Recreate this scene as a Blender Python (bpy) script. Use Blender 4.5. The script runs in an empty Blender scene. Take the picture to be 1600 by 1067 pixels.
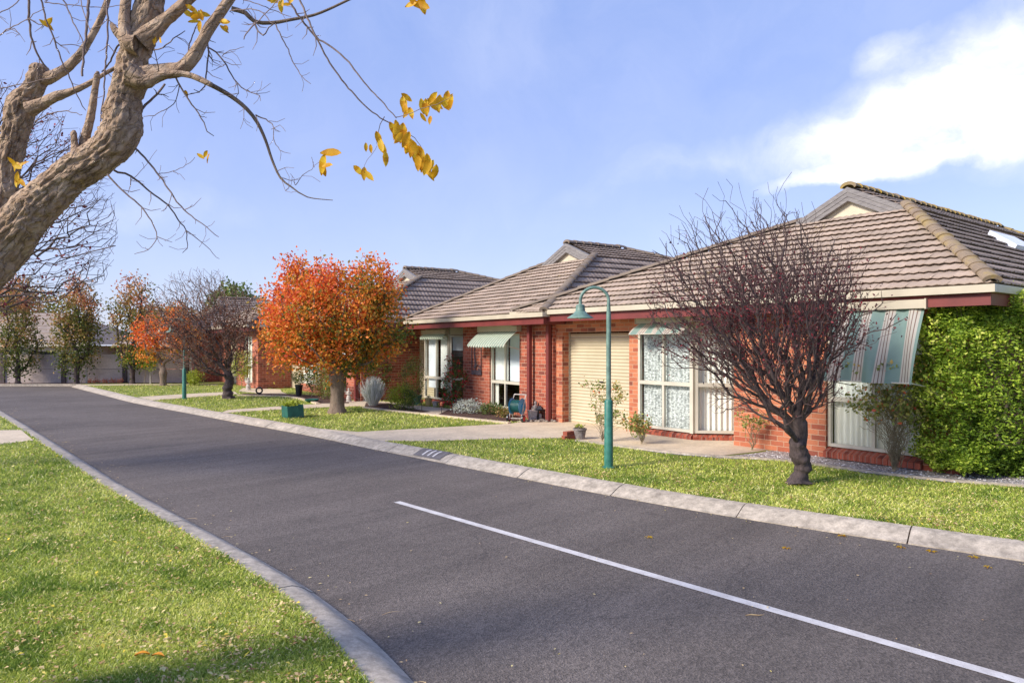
import bpy, math, random
import numpy as np
from mathutils import Vector, noise as mnoise
random.seed(7)
RNG = np.random.default_rng(7)
S = bpy.context.scene
COL = S.collection
F = 1100.0; HY = 537.0; CZ = 1.8
RZ = -0.10            # road surface; lawns and paving lie at z = 0
R = math.radians

# ---------------------------------------------------------------- helpers
def G(px, py, z=0.0):
    d = (CZ - z) * F / (py - HY)
    return ((px - 800) / F * d, d)
def W(px, py, d):
    return ((px - 800) / F * d, d, CZ + (HY - py) / F * d)
def srgb(r, g, b):
    f = lambda c: (c / 255 / 12.92) if c / 255 <= .04045 else ((c / 255 + .055) / 1.055) ** 2.4
    return (f(r), f(g), f(b), 1)
def tag(o, label=None, cat=None, group=None, kind=None):
    if label: o['label'] = label
    if cat: o['category'] = cat
    if group: o['group'] = group
    if kind: o['kind'] = kind
    return o
def empty(name, loc, rz=0, label=None, cat=None, group=None):
    o = bpy.data.objects.new(name, None); COL.objects.link(o)
    o.location = loc; o.rotation_euler = (0, 0, rz); o.empty_display_size = .2
    return tag(o, label, cat, group)
def fast(name, V, Fa, mat, parent=None, cv=None, smooth=False, loc=None):
    V = np.asarray(V, dtype=np.float32); Fa = np.asarray(Fa, dtype=np.int32)
    me = bpy.data.meshes.new(name)
    n, k = Fa.shape
    me.vertices.add(len(V)); me.vertices.foreach_set('co', V.ravel())
    me.loops.add(n * k); me.loops.foreach_set('vertex_index', Fa.ravel())
    me.polygons.add(n); me.polygons.foreach_set('loop_start', np.arange(0, n * k, k, dtype=np.int32))
    if smooth: me.polygons.foreach_set('use_smooth', np.ones(n, dtype=bool))
    me.update(calc_edges=True)
    if cv is not None:
        a = me.attributes.new('cv', 'FLOAT', 'FACE'); a.data.foreach_set('value', np.asarray(cv, dtype=np.float32))
    me.materials.append(mat)
    o = bpy.data.objects.new(name, me); COL.objects.link(o)
    if parent: o.parent = parent
    if loc is not None: o.location = loc
    return o

class MB:
    """collects polygons of one mesh; UVs are metres"""
    def __init__(s): s.v = []; s.f = []; s.uv = []
    def poly(s, pts, uv=None):
        i = len(s.v); s.v += [tuple(p) for p in pts]; s.f.append(list(range(i, i + len(pts))))
        if uv is None:
            a = Vector(pts[0]); n = Vector((0, 0, 0))
            for q in range(1, len(pts) - 1): n += (Vector(pts[q]) - a).cross(Vector(pts[q + 1]) - a)
            x, y, z = abs(n.x), abs(n.y), abs(n.z)
            if z > x * 1.2 and z > y * 1.2: uv = [(p[0], p[1]) for p in pts]
            elif y >= x: uv = [(p[0], p[2]) for p in pts]
            else: uv = [(p[1] + .05, p[2]) for p in pts]
        s.uv.append(uv)
    def hexa(s, p):   # p: 4 bottom + 4 top, same order
        a, b, c, d, e, f, g, h = p
        for q in ((d, c, b, a), (e, f, g, h), (a, b, f, e), (b, c, g, f), (c, d, h, g), (d, a, e, h)): s.poly(q)
    def box(s, x0, x1, y0, y1, z0, z1):
        s.hexa([(x0, y0, z0), (x1, y0, z0), (x1, y1, z0), (x0, y1, z0), (x0, y0, z1), (x1, y0, z1), (x1, y1, z1), (x0, y1, z1)])
    def tube(s, pts, rad, n=8, cap=True):
        pts = [Vector(p) for p in pts]
        if not hasattr(rad, '__len__'): rad = [rad] * len(pts)
        rings = []; ref = None
        for i, p in enumerate(pts):
            t = (pts[min(i + 1, len(pts) - 1)] - pts[max(i - 1, 0)]).normalized()
            if ref is None: ref = Vector((1, 0, 0)) if abs(t.x) < .8 else Vector((0, 1, 0))
            u = (ref - t * ref.dot(t)).normalized(); ref = u; w = t.cross(u)
            rings.append([p + (u * math.cos(2 * math.pi * k / n) + w * math.sin(2 * math.pi * k / n)) * rad[i] for k in range(n)])
        for i in range(len(rings) - 1):
            for k in range(n):
                s.poly([rings[i][k], rings[i][(k + 1) % n], rings[i + 1][(k + 1) % n], rings[i + 1][k]])
        if cap: s.poly(rings[0][::-1]); s.poly(rings[-1])
    def lathe(s, prof, c=(0, 0, 0), n=20, axis='z'):
        rings = []
        for r, z in prof:
            ring = []
            for k in range(n):
                a = 2 * math.pi * k / n; x, y = r * math.cos(a), r * math.sin(a)
                p = (x, y, z) if axis == 'z' else ((z, x, y) if axis == 'x' else (x, z, y))
                ring.append((c[0] + p[0], c[1] + p[1], c[2] + p[2]))
            rings.append(ring)
        for i in range(len(rings) - 1):
            for k in range(n):
                s.poly([rings[i][k], rings[i][(k + 1) % n], rings[i + 1][(k + 1) % n], rings[i + 1][k]])
        s.poly(rings[0][::-1]); s.poly(rings[-1])
    def build(s, name, mat, parent=None, smooth=False, bevel=0, loc=None):
        me = bpy.data.meshes.new(name); me.from_pydata(s.v, [], s.f)
        ul = me.uv_layers.new(name='UVMap'); i = 0
        for uvs in s.uv:
            for c in uvs: ul.data[i].uv = c; i += 1
        if smooth:
            import bmesh
            bm = bmesh.new(); bm.from_mesh(me); bmesh.ops.remove_doubles(bm, verts=bm.verts, dist=1e-5)
            for e in bm.edges:
                if len(e.link_faces) == 2 and e.calc_face_angle(0) > R(50): e.smooth = False
            for f_ in bm.faces: f_.smooth = True
            bm.to_mesh(me); bm.free()
        me.update(); me.materials.append(mat)
        o = bpy.data.objects.new(name, me); COL.objects.link(o)
        if parent: o.parent = parent
        if loc is not None: o.location = loc
        if bevel:
            m = o.modifiers.new('bevel', 'BEVEL'); m.width = bevel; m.segments = 1; m.limit_method = 'ANGLE'
        return o

# ---------------------------------------------------------------- materials
class N:
    def __init__(s, name):
        s.m = bpy.data.materials.new(name); s.m.use_nodes = True; s.t = s.m.node_tree; s.t.nodes.clear()
        s.out = s.t.nodes.new('ShaderNodeOutputMaterial'); s.p = s.n('ShaderNodeBsdfPrincipled')
        s.l(s.p.outputs[0], s.out.inputs[0])
    def n(s, ty, **k):
        x = s.t.nodes.new(ty)
        for a, b in k.items(): setattr(x, a, b)
        return x
    def l(s, a, b): s.t.links.new(a, b)
    def set(s, nd, **k):
        for a, b in k.items(): nd.inputs[a.replace('_', ' ')].default_value = b
        return nd
    def coord(s, which='Object', scale=(1, 1, 1)):
        tc = s.n('ShaderNodeTexCoord'); mp = s.n('ShaderNodeMapping'); mp.inputs['Scale'].default_value = scale
        s.l(tc.outputs[which], mp.inputs[0]); return mp.outputs[0]
    def noise(s, vec, scale, detail=4, rough=.55):
        x = s.n('ShaderNodeTexNoise'); x.inputs['Scale'].default_value = scale; x.inputs['Detail'].default_value = detail
        x.inputs['Roughness'].default_value = rough; s.l(vec, x.inputs['Vector']); return x.outputs['Fac']
    def ramp(s, fac, stops, interp='LINEAR'):
        r = s.n('ShaderNodeValToRGB'); cr = r.color_ramp; cr.interpolation = interp
        while len(cr.elements) < len(stops): cr.elements.new(.5)
        for e, (p, c) in zip(cr.elements, stops):
            e.position = p; e.color = c if hasattr(c, '__len__') else (c, c, c, 1)
        s.l(fac, r.inputs[0]); return r.outputs[0]
    def mix(s, fac, a, b, bt='MIX'):
        x = s.n('ShaderNodeMix', data_type='RGBA', blend_type=bt)
        for sock, val in ((x.inputs[0], fac), (x.inputs[6], a), (x.inputs[7], b)):
            if hasattr(val, 'links'): s.l(val, sock)
            else: sock.default_value = val
        return x.outputs[2]
    def bump(s, h, strength=.3, dist=.01):
        b = s.n('ShaderNodeBump'); b.inputs['Strength'].default_value = strength; b.inputs['Distance'].default_value = dist
        s.l(h, b.inputs['Height']); s.l(b.outputs[0], s.p.inputs['Normal'])
    def math(s, op, a, b=0.):
        x = s.n('ShaderNodeMath', operation=op)
        for i, v in enumerate((a, b)):
            if hasattr(v, 'links'): s.l(v, x.inputs[i])
            else: x.inputs[i].default_value = v
        return x.outputs[0]
    def col(s, c):
        if hasattr(c, 'links'): s.l(c, s.p.inputs['Base Color'])
        else: s.p.inputs['Base Color'].default_value = c
    def rough(s, r): s.p.inputs['Roughness'].default_value = r

def simple(name, c1, c2=None, scale=8, rough=.6, bump=.15, dist=.005, metal=0, aniso=(1, 1, 1), lo=.35, hi=.65):
    m = N(name); v = m.coord('Object', aniso)
    f = m.noise(v, scale)
    c2 = c2 or tuple(min(1, x * .8) for x in c1[:3]) + (1,)
    m.col(m.ramp(f, [(lo, c2), (hi, c1)])); m.rough(rough); m.p.inputs['Metallic'].default_value = metal
    if bump: m.bump(m.noise(v, scale * 6), bump, dist)
    return m.m
def brickmat(name, c1, c2, dark, mortar, spread=.5, vert=False):
    m = N(name); tc = m.n('ShaderNodeTexCoord'); mp = m.n('ShaderNodeMapping'); m.l(tc.outputs['UV'], mp.inputs[0])
    if vert: mp.inputs['Rotation'].default_value = (0, 0, R(90))
    b = m.n('ShaderNodeTexBrick'); m.l(mp.outputs[0], b.inputs['Vector'])
    m.set(b, Scale=1.0, Brick_Width=.24, Row_Height=.086, Mortar_Size=.0055, Mortar_Smooth=.2, Bias=0.0)
    b.offset = .5
    b.inputs['Color1'].default_value = (0, 0, 0, 1); b.inputs['Color2'].default_value = (1, 1, 1, 1); b.inputs['Mortar'].default_value = (.5, .5, .5, 1)
    per = m.ramp(b.outputs['Color'], [(0, dark), (.25, c2), (.6, c1), (1, tuple(min(1, x * (1 + spread * .5)) for x in c1[:3]) + (1,))])
    fine = m.noise(mp.outputs[0], 45, 6, .7)
    per = m.mix(.75, per, m.ramp(fine, [(.25, .55), (.75, 1.0)]), 'MULTIPLY')
    big = m.noise(mp.outputs[0], 1.4, 6, .7)
    per = m.mix(.6, per, m.ramp(big, [(.3, .75), (.7, 1.0)]), 'MULTIPLY')
    c = m.mix(b.outputs['Fac'], per, m.mix(.5, mortar, m.ramp(fine, [(.3, .6), (.7, 1.)]), 'MULTIPLY'))
    m.col(c); m.rough(.85)
    h = m.math('SUBTRACT', m.math('MULTIPLY', fine, .35), b.outputs['Fac'])
    m.bump(h, .6, .006)
    return m.m
def leafmat(name, stops, rough=.5, trans=.3, gain=1.4):
    stops = [(p_, tuple(min(.9, x * gain) for x in c_[:3]) + (1,)) for p_, c_ in stops]; m = N(name); a = m.n('ShaderNodeAttribute', attribute_name='cv')
    c = m.ramp(a.outputs['Fac'], stops); m.col(c); m.rough(rough)
    t = m.n('ShaderNodeBsdfTranslucent'); m.l(c, t.inputs[0])
    mx = m.n('ShaderNodeMixShader'); mx.inputs[0].default_value = trans
    m.l(m.p.outputs[0], mx.inputs[1]); m.l(t.outputs[0], mx.inputs[2]); m.l(mx.outputs[0], m.out.inputs[0])
    m.p.inputs['Specular IOR Level'].default_value = .3
    return m.m
def barkmat(name, dark, light, scale=6, rough=.9, dist=.02, stretch=(1, 1, .35)):
    m = N(name); v = m.coord('Object', stretch)
    f = m.noise(v, scale, 8, .7); f2 = m.noise(v, scale * 4, 6, .7)
    mid = tuple((a + b) / 2 for a, b in zip(dark, light))
    m.col(m.mix(.4, m.ramp(f, [(.35, dark), (.5, mid), (.65, light)]), m.ramp(f2, [(.3, dark), (.7, light)])))
    m.rough(rough); m.bump(m.math('ADD', f, m.math('MULTIPLY', f2, .5)), .8, dist)
    return m.m

def barkridge(name):
    m = N(name); v = m.coord('Object', (1, 1, 1)); w = m.n('ShaderNodeVectorMath', operation='ADD'); nz = m.n('ShaderNodeTexNoise'); nz.inputs['Scale'].default_value = 9; nz.inputs['Detail'].default_value = 5; m.l(v, nz.inputs[0])
    sc = m.n('ShaderNodeVectorMath', operation='SCALE'); sc.inputs['Scale'].default_value = .12; m.l(nz.outputs['Color'], sc.inputs[0]); m.l(v, w.inputs[0]); m.l(sc.outputs[0], w.inputs[1])
    vo = m.n('ShaderNodeTexVoronoi', feature='DISTANCE_TO_EDGE'); vo.inputs['Scale'].default_value = 30
    m0 = m.n('ShaderNodeMapping'); m0.inputs['Rotation'].default_value = (0, R(45), 0); m.l(w.outputs[0], m0.inputs[0])
    mp = m.n('ShaderNodeMapping'); mp.inputs['Scale'].default_value = (.3, 1, 1); m.l(m0.outputs[0], mp.inputs[0]); m.l(mp.outputs[0], vo.inputs[0])
    f = m.noise(v, 12, 8, .75); g = m.noise(mp.outputs[0], 70, 6, .75)
    c = m.ramp(f, [(.3, srgb(138, 112, 90)), (.5, srgb(184, 156, 130)), (.7, srgb(216, 192, 166))]); crack = m.ramp(vo.outputs['Distance'], [(0, .35), (.12, .9), (.3, 1.)])
    c = m.mix(m.math('MULTIPLY', m.ramp(m.noise(v, 8, 4), [(.4, .2), (.6, 1.)]), .75), c, crack, 'MULTIPLY'); c = m.mix(.6, c, m.ramp(g, [(.3, .5), (.65, 1.)]), 'MULTIPLY'); m.col(c); m.rough(.95)
    h = m.math('ADD', m.math('MULTIPLY', crack, .6), m.math('MULTIPLY', g, .5)); m.bump(h, 1., .014); return m.m
M = {}
M['brick1'] = brickmat('orange_brick', srgb(202, 124, 88), srgb(184, 98, 70), srgb(140, 78, 62), srgb(196, 164, 136))
M['brick2'] = brickmat('red_brick', srgb(186, 102, 76), srgb(168, 86, 64), srgb(128, 68, 56), srgb(198, 164, 140))
M['brick3'] = brickmat('sill_brick', srgb(176, 92, 68), srgb(158, 76, 56), srgb(118, 50, 38), srgb(150, 120, 105), vert=True)
M['cream'] = simple('cream_paint', srgb(206, 196, 172), srgb(194, 184, 160), 3, .45, .04)
M['door'] = simple('cream_roller_steel', srgb(196, 184, 156), srgb(186, 174, 146), 2, .45, .03)
M['maroon'] = simple('maroon_paint', srgb(124, 56, 52), srgb(108, 48, 46), 3, .5, .05)
M['gutter'] = simple('cream_gutter_steel', srgb(200, 190, 168), srgb(184, 174, 154), 2, .35, .03)
M['barge'] = simple('weathered_grey_timber', srgb(138, 134, 132), srgb(112, 108, 108), 10, .8, .2, aniso=(1, 1, 6))
def tilemat(name, hi, lo):
    m = N(name); v = m.coord('Object'); f = m.noise(v, 2.2, 6, .65); g = m.noise(v, 40, 5, .7); k = m.noise(v, .9, 3)
    c = m.ramp(f, [(.3, lo), (.7, hi)])
    c = m.mix(.55, c, m.ramp(g, [(.25, .5), (.75, 1.)]), 'MULTIPLY'); a_ = m.n('ShaderNodeAttribute', attribute_name='cv'); c = m.mix(.5, c, m.ramp(a_.outputs['Fac'], [(0, .72), (1, 1.12)]), 'MULTIPLY') if name.startswith('weathered') else c
    lich = m.math('MULTIPLY', m.ramp(k, [(.62, 0.), (.72, 1.)]), m.ramp(m.noise(v, 9, 5, .7), [(.5, 0.), (.62, .8)]))
    c = m.mix(lich, c, srgb(150, 132, 84)); m.col(c); m.rough(.85); m.bump(g, .5, .006)
    return m.m
M['tile'] = tilemat('weathered_concrete_tile', srgb(188, 168, 152), srgb(156, 140, 127))
M['cap'] = tilemat('ridge_cap_tile', srgb(146, 130, 112), srgb(122, 108, 96))
m = N('hip_tile'); tc = m.n('ShaderNodeTexCoord'); sp = m.n('ShaderNodeSeparateXYZ'); m.l(tc.outputs['Object'], sp.inputs[0]); v = m.coord('Object'); f = m.noise(v, 3.5, 6, .7)
low = m.math('MULTIPLY', m.ramp(sp.outputs[2], [(0, 1.), (1, 1.)]), m.ramp(f, [(.52, 0.), (.62, .8)]))
m.col(m.mix(.5, m.mix(low, m.ramp(f, [(.3, srgb(132, 114, 98)), (.6, srgb(160, 140, 112))]), srgb(160, 138, 88)), m.ramp(m.noise(v, 40, 4), [(.3, .5), (.7, 1.)]), 'MULTIPLY')); m.rough(.9); m.bump(m.noise(v, 30, 5), .5, .01); M['hipcap'] = m.m
m = N('lichen_ridge_tile'); v = m.coord('Object'); f = m.noise(v, 3.5, 6, .7)
m.col(m.mix(.4, m.ramp(f, [(.35, srgb(140, 124, 104)), (.52, srgb(150, 130, 84)), (.66, srgb(178, 148, 58))]), m.ramp(m.noise(v, 40, 4), [(.3, .5), (.7, 1.)]), 'MULTIPLY')); m.rough(.9); m.bump(m.noise(v, 30, 5), .5, .01)
M['mosscap'] = m.m
M['frame'] = simple('cream_aluminium', srgb(204, 198, 182), srgb(192, 186, 170), 3, .35, .02)
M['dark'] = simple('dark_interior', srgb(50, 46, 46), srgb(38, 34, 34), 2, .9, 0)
M['skylight'] = simple('skylight_dome', srgb(232, 236, 246), srgb(220, 226, 236), 2, .3, 0)
m = N('window_glass'); gl = m.n('ShaderNodeBsdfGlossy'); gl.inputs['Roughness'].default_value = .02; gl.inputs[0].default_value = (.9, .95, 1, 1)
tr = m.n('ShaderNodeBsdfTransparent'); tr.inputs[0].default_value = (.92, .95, .95, 1); fr = m.n('ShaderNodeFresnel'); fr.inputs[0].default_value = 1.5
mx = m.n('ShaderNodeMixShader'); m.l(m.math('MULTIPLY', fr.outputs[0], .7), mx.inputs[0]); m.l(tr.outputs[0], mx.inputs[1]); m.l(gl.outputs[0], mx.inputs[2]); m.l(mx.outputs[0], m.out.inputs[0])
M['glass'] = m.m
m = N('lace_curtain'); v = m.coord('UV'); vo = m.n('ShaderNodeTexVoronoi'); vo.inputs['Scale'].default_value = 26; m.l(v, vo.inputs[0])
f = m.math('ADD', m.noise(v, 34, 5, .75), m.math('MULTIPLY', vo.outputs['Distance'], .25))
m.col(m.ramp(f, [(.5, srgb(244, 246, 244)), (.66, srgb(178, 182, 180)), (.8, srgb(128, 132, 130))])); m.rough(.9); M['lace'] = m.m
m = N('sheer_curtain'); v = m.coord('UV'); m.col(m.ramp(m.noise(v, 12, 5, .6), [(.3, srgb(232, 234, 230)), (.7, srgb(250, 250, 246))])); m.rough(.9); M['sheer'] = m.m
m = N('drape'); v = m.coord('UV', (1, .05, 1)); m.col(m.ramp(m.noise(v, 22, 4, .6), [(.35, srgb(236, 232, 220)), (.65, srgb(252, 250, 242))])); m.rough(.9); M['drape'] = m.m
M['blind'] = simple('pale_roller_blind', srgb(226, 230, 234), srgb(208, 214, 220), 2, .7, 0)
def stripes(name, period, stops, soft='CONSTANT'):
    m = N(name); tc = m.n('ShaderNodeTexCoord'); sp = m.n('ShaderNodeSeparateXYZ'); m.l(tc.outputs['UV'], sp.inputs[0])
    f = m.math('FRACT', m.math('DIVIDE', sp.outputs[0], period)); c = m.ramp(f, stops, soft)
    g = m.noise(m.coord('UV'), 5, 5, .6); c = m.mix(.5, c, m.ramp(g, [(.3, .78), (.7, 1.)]), 'MULTIPLY'); m.col(c); m.rough(.85)
    t = m.n('ShaderNodeBsdfTranslucent'); m.l(c, t.inputs[0]); mx = m.n('ShaderNodeMixShader'); mx.inputs[0].default_value = .4
    m.l(m.p.outputs[0], mx.inputs[1]); m.l(t.outputs[0], mx.inputs[2]); m.l(mx.outputs[0], m.out.inputs[0]); return m.m
T_, W_, B_ = srgb(150, 178, 170), srgb(220, 214, 204), srgb(150, 124, 114)
M['stripe'] = stripes('teal_white_canvas', .32, [(0, T_), (.46, W_), (.56, B_), (.60, W_), (.70, B_), (.74, W_), (.84, B_), (.87, W_), (.93, T_)])
M['palegreen'] = stripes('pale_green_awning', .12, [(0, srgb(168, 190, 172)), (.4, srgb(214, 220, 204))])
def conc(name, c1, c2, sc=3, joint=None):
    m = N(name); v = m.coord('Object'); f = m.noise(v, sc, 8, .65); g = m.noise(v, 70, 4, .7); k = m.noise(v, 14, 5, .7)
    c = m.ramp(f, [(.3, c2), (.7, c1)]); c = m.mix(.6, c, m.ramp(g, [(.25, .5), (.7, 1.)]), 'MULTIPLY'); c = m.mix(.6, c, m.ramp(k, [(.3, .6), (.6, 1.)]), 'MULTIPLY')
    c = m.mix(.5, c, m.ramp(m.noise(v, 1.1, 6, .7), [(.35, .62), (.55, 1.)]), 'MULTIPLY')
    m.col(c); m.rough(.9); m.bump(m.math('ADD', g, k), .5, .006); return m.m
M['conc'] = conc('driveway_concrete', srgb(240, 220, 190), srgb(224, 204, 174))
M['kerb'] = conc('kerb_concrete', srgb(220, 206, 186), srgb(172, 160, 144), 7)
# asphalt
m = N('asphalt'); v = m.coord('Object'); g = m.noise(v, 95, 2, .9); k = m.noise(v, 26, 4, .75); f = m.noise(v, .35, 6, .6)
vg = m.n('ShaderNodeTexVoronoi'); vg.inputs['Scale'].default_value = 85; m.l(v, vg.inputs[0])
rot = m.n('ShaderNodeMapping'); rot.inputs['Rotation'].default_value = (0, 0, R(-47)); rot.inputs['Scale'].default_value = (1, 1, 1); m.l(v, rot.inputs[0])
st2 = m.n('ShaderNodeMapping'); st2.inputs['Scale'].default_value = (.10, 1.3, 1); m.l(rot.outputs[0], st2.inputs[0]); st = m.noise(st2.outputs[0], 1.5, 7, .7)
c = m.ramp(f, [(.3, srgb(98, 89, 82)), (.7, srgb(119, 109, 101))])
c = m.mix(.9, c, m.ramp(vg.outputs['Color'], [(.0, .42), (.45, .95), (1., 1.55)]), 'MULTIPLY'); c = m.mix(.6, c, m.ramp(g, [(.3, .5), (.7, 1.4)]), 'MULTIPLY')
c = m.mix(.65, c, m.ramp(st, [(.34, .62), (.5, .95), (.66, 1.2)]), 'MULTIPLY'); c = m.mix(.5, c, m.ramp(k, [(.35, .7), (.65, 1.15)]), 'MULTIPLY')
sp_ = m.ramp(m.noise(v, 1.7, 5, .75), [(.62, 1.), (.70, .62)]); c = m.mix(.55, c, sp_, 'MULTIPLY')
vc = m.n('ShaderNodeTexVoronoi', feature='DISTANCE_TO_EDGE'); vc.inputs['Scale'].default_value = .33
wv = m.n('ShaderNodeVectorMath', operation='ADD'); nz = m.n('ShaderNodeTexNoise'); nz.inputs['Scale'].default_value = 1.6; nz.inputs['Detail'].default_value = 6
m.l(v, nz.inputs[0]); m.l(v, wv.inputs[0]); m.l(nz.outputs['Color'], wv.inputs[1]); m.l(wv.outputs[0], vc.inputs[0])
crack = m.ramp(vc.outputs['Distance'], [(.0, .4), (.005, 1.)]); gate = m.ramp(m.noise(v, .4, 3), [(.48, 1.), (.56, 0.)])
c = m.mix(m.math('MULTIPLY', gate, .45), c, m.mix(1.0, c, crack, 'MULTIPLY'))
m.col(c); m.rough(.85); m.bump(m.math('ADD', g, vg.outputs['Distance']), .8, .007); M['asphalt'] = m.m
m = N('lawn_soil'); v = m.coord('Object'); f = m.noise(v, 1.3, 8, .7); g = m.noise(v, 60, 5, .8)
c = m.ramp(f, [(.3, srgb(122, 134, 54)), (.55, srgb(148, 154, 70)), (.75, srgb(168, 164, 98))]); c = m.mix(.8, c, m.ramp(g, [(.3, .45), (.7, 1.1)]), 'MULTIPLY')
m.col(c); m.rough(.95); m.bump(g, .8, .02); M['lawn'] = m.m
m = N('far_ground'); v = m.coord('Object'); m.col(m.ramp(m.noise(v, .2, 5), [(.3, srgb(96, 104, 56)), (.7, srgb(120, 116, 76))])); m.rough(.95); M['ground'] = m.m
m = N('gravel'); v = m.coord('Object'); vo = m.n('ShaderNodeTexVoronoi'); vo.inputs['Scale'].default_value = 38; m.l(v, vo.inputs[0])
m.col(m.mix(.6, m.ramp(vo.outputs['Color'], [(.2, srgb(128, 118, 114)), (.5, srgb(176, 168, 164)), (.8, srgb(214, 208, 204))]), m.ramp(vo.outputs['Distance'], [(.3, 1.), (.8, .3)]), 'MULTIPLY')); m.rough(.9)
m.bump(m.ramp(vo.outputs['Distance'], [(0, 1.), (.8, 0.)]), 1., .02); M['gravel'] = m.m
M['mulch'] = simple('bark_mulch', srgb(104, 74, 62), srgb(62, 44, 38), 30, .95, .9, .02)
m = N('white_road_paint'); v = m.coord('Object'); f = m.noise(v, 7, 6, .7); g = m.noise(v, 90, 4, .8)
m.col(m.mix(m.ramp(g, [(.56, 0.), (.72, .75)]), m.ramp(f, [(.3, srgb(186, 180, 176)), (.65, srgb(218, 214, 210))]), srgb(120, 112, 110))); m.rough(.7); m.bump(g, .4, .004); M['paint'] = m.m
M['wallpanel'] = conc('grey_panel', srgb(206, 190, 184), srgb(192, 178, 172), .8)
M['post'] = simple('dark_timber_post', srgb(88, 76, 76), srgb(66, 56, 56), 6, .85, .3)
M['lampgreen'] = simple('green_enamel', srgb(62, 128, 112), srgb(44, 104, 92), 12, .45, .1)
M['lampgrey'] = simple('grey_green_enamel', srgb(120, 150, 136), srgb(90, 118, 108), 12, .5, .1)
M['barkA'] = barkridge('rough_tan_bark')
M['barkTwig'] = barkmat('grey_twig_bark', srgb(92, 76, 72), srgb(146, 128, 122), 30, dist=.002)
M['barkD'] = barkmat('dark_plum_bark', srgb(44, 36, 36), srgb(100, 86, 84), 14)
M['twigD'] = barkmat('purple_brown_twig', srgb(62, 48, 46), srgb(108, 86, 82), 30, dist=.002)
M['twigB'] = barkmat('brown_twig', srgb(100, 80, 68), srgb(150, 124, 108), 30, dist=.002)
M['leafBr'] = leafmat('brown_leaf', [(0, srgb(84, 56, 46)), (.7, srgb(124, 84, 64)), (1, srgb(166, 96, 64))], .5, .3, 1.)
M['barkO'] = barkmat('grey_brown_bark', srgb(92, 76, 64), srgb(148, 130, 112), 9)
M['rosewood'] = barkmat('rose_cane', srgb(112, 104, 78), srgb(176, 158, 130), 20, dist=.003)
M['leafY'] = leafmat('yellow_leaf', [(0, srgb(206, 142, 20)), (.5, srgb(232, 178, 36)), (1, srgb(238, 200, 60))], .5, .45, 1.)
M['leafO'] = leafmat('autumn_leaf', [(0, srgb(78, 92, 40)), (.16, srgb(128, 112, 40)), (.34, srgb(188, 126, 48)), (.58, srgb(194, 102, 48)), (.84, srgb(182, 82, 56)), (1, srgb(162, 64, 60))], .45, .38, 1.65)
M['leafC'] = leafmat('columnar_leaf', [(0, srgb(66, 80, 34)), (.3, srgb(106, 108, 46)), (.5, srgb(150, 122, 70)), (.75, srgb(184, 132, 96)), (1, srgb(178, 84, 66))], .5, .3)
M['leafP'] = leafmat('purple_leaf', [(0, srgb(72, 44, 48)), (.7, srgb(104, 54, 58)), (1, srgb(150, 56, 62))], .5, .3, 1.)
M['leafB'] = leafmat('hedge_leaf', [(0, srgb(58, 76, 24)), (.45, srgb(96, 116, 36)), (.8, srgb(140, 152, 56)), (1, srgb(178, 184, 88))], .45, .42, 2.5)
M['leafG'] = leafmat('green_leaf', [(0, srgb(58, 76, 36)), (.6, srgb(98, 116, 52)), (1, srgb(146, 138, 70))], .5, .3)
M['leafR'] = leafmat('rose_leaf', [(0, srgb(76, 88, 44)), (.6, srgb(122, 126, 70)), (.85, srgb(160, 132, 80)), (1, srgb(170, 84, 60))], .5, .4, 2.1)
M['leafS'] = leafmat('silver_leaf', [(0, srgb(140, 146, 136)), (1, srgb(204, 208, 200))], .7, .25, 1.7)
M['leafL'] = leafmat('lime_leaf', [(0, srgb(110, 124, 36)), (1, srgb(170, 178, 66))], .5, .3)
M['leafRed'] = leafmat('red_flower', [(0, srgb(120, 36, 40)), (1, srgb(196, 50, 60))], .5, .3)
M['grass'] = leafmat('grass_blade', [(0, srgb(86, 108, 36)), (.4, srgb(132, 144, 58)), (.72, srgb(164, 168, 82)), (.9, srgb(196, 180, 110)), (1, srgb(216, 194, 142))], .6, .35, 1.8)
M['litter'] = leafmat('leaf_litter', [(0, srgb(140, 92, 62)), (.35, srgb(190, 150, 104)), (.7, srgb(222, 196, 146)), (.9, srgb(232, 214, 150)), (1, srgb(230, 206, 80))], .6, .25, 1.15)
M['hcol'] = {}

# ---------------------------------------------------------------- setting
def resample(pts, step):
    out = [np.array(pts[0], float)]
    for a, b in zip(pts[:-1], pts[1:]):
        a = np.array(a, float); b = np.array(b, float); n = max(1, int(np.linalg.norm(b - a) / step))
        for i in range(1, n + 1): out.append(a + (b - a) * i / n)
    return np.array(out)
def smooth(P, it=10):
    P = P.copy()
    for _ in range(it): P[1:-1] = P[1:-1] * .5 + (P[:-2] + P[2:]) * .25
    return P
kr_px = [(2300, 985), (1750, 899), (1600, 875), (1512, 862), (1305, 834), (1057, 795), (900, 764), (768, 738), (662, 717.6), (560, 697), (489, 681), (370, 660), (300, 646.3), (244, 636.5), (206, 629), (155, 615.5), (112, 604.5)]
kl_px = [(760, 1200), (700, 1118), (647.5, 1067), (590.6, 997), (525, 947), (437.5, 894), (341, 842), (210, 772), (131, 721.6), (65.6, 680), (24, 655.6), (0, 641.5), (-60, 624), (-200, 612), (-700, 606)]
kr = smooth(resample([G(x, y, RZ) for x, y in kr_px], .4), 14)
kl = smooth(resample([G(x, y, RZ) for x, y in kl_px], .3), 10)
kr = resample([tuple(p) for p in kr], .25); kl = resample([tuple(p) for p in kl], .2)
def normals(P):
    t = np.gradient(P, axis=0); t /= np.linalg.norm(t, axis=1)[:, None]
    return np.stack([t[:, 1], -t[:, 0]], 1), t
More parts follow.
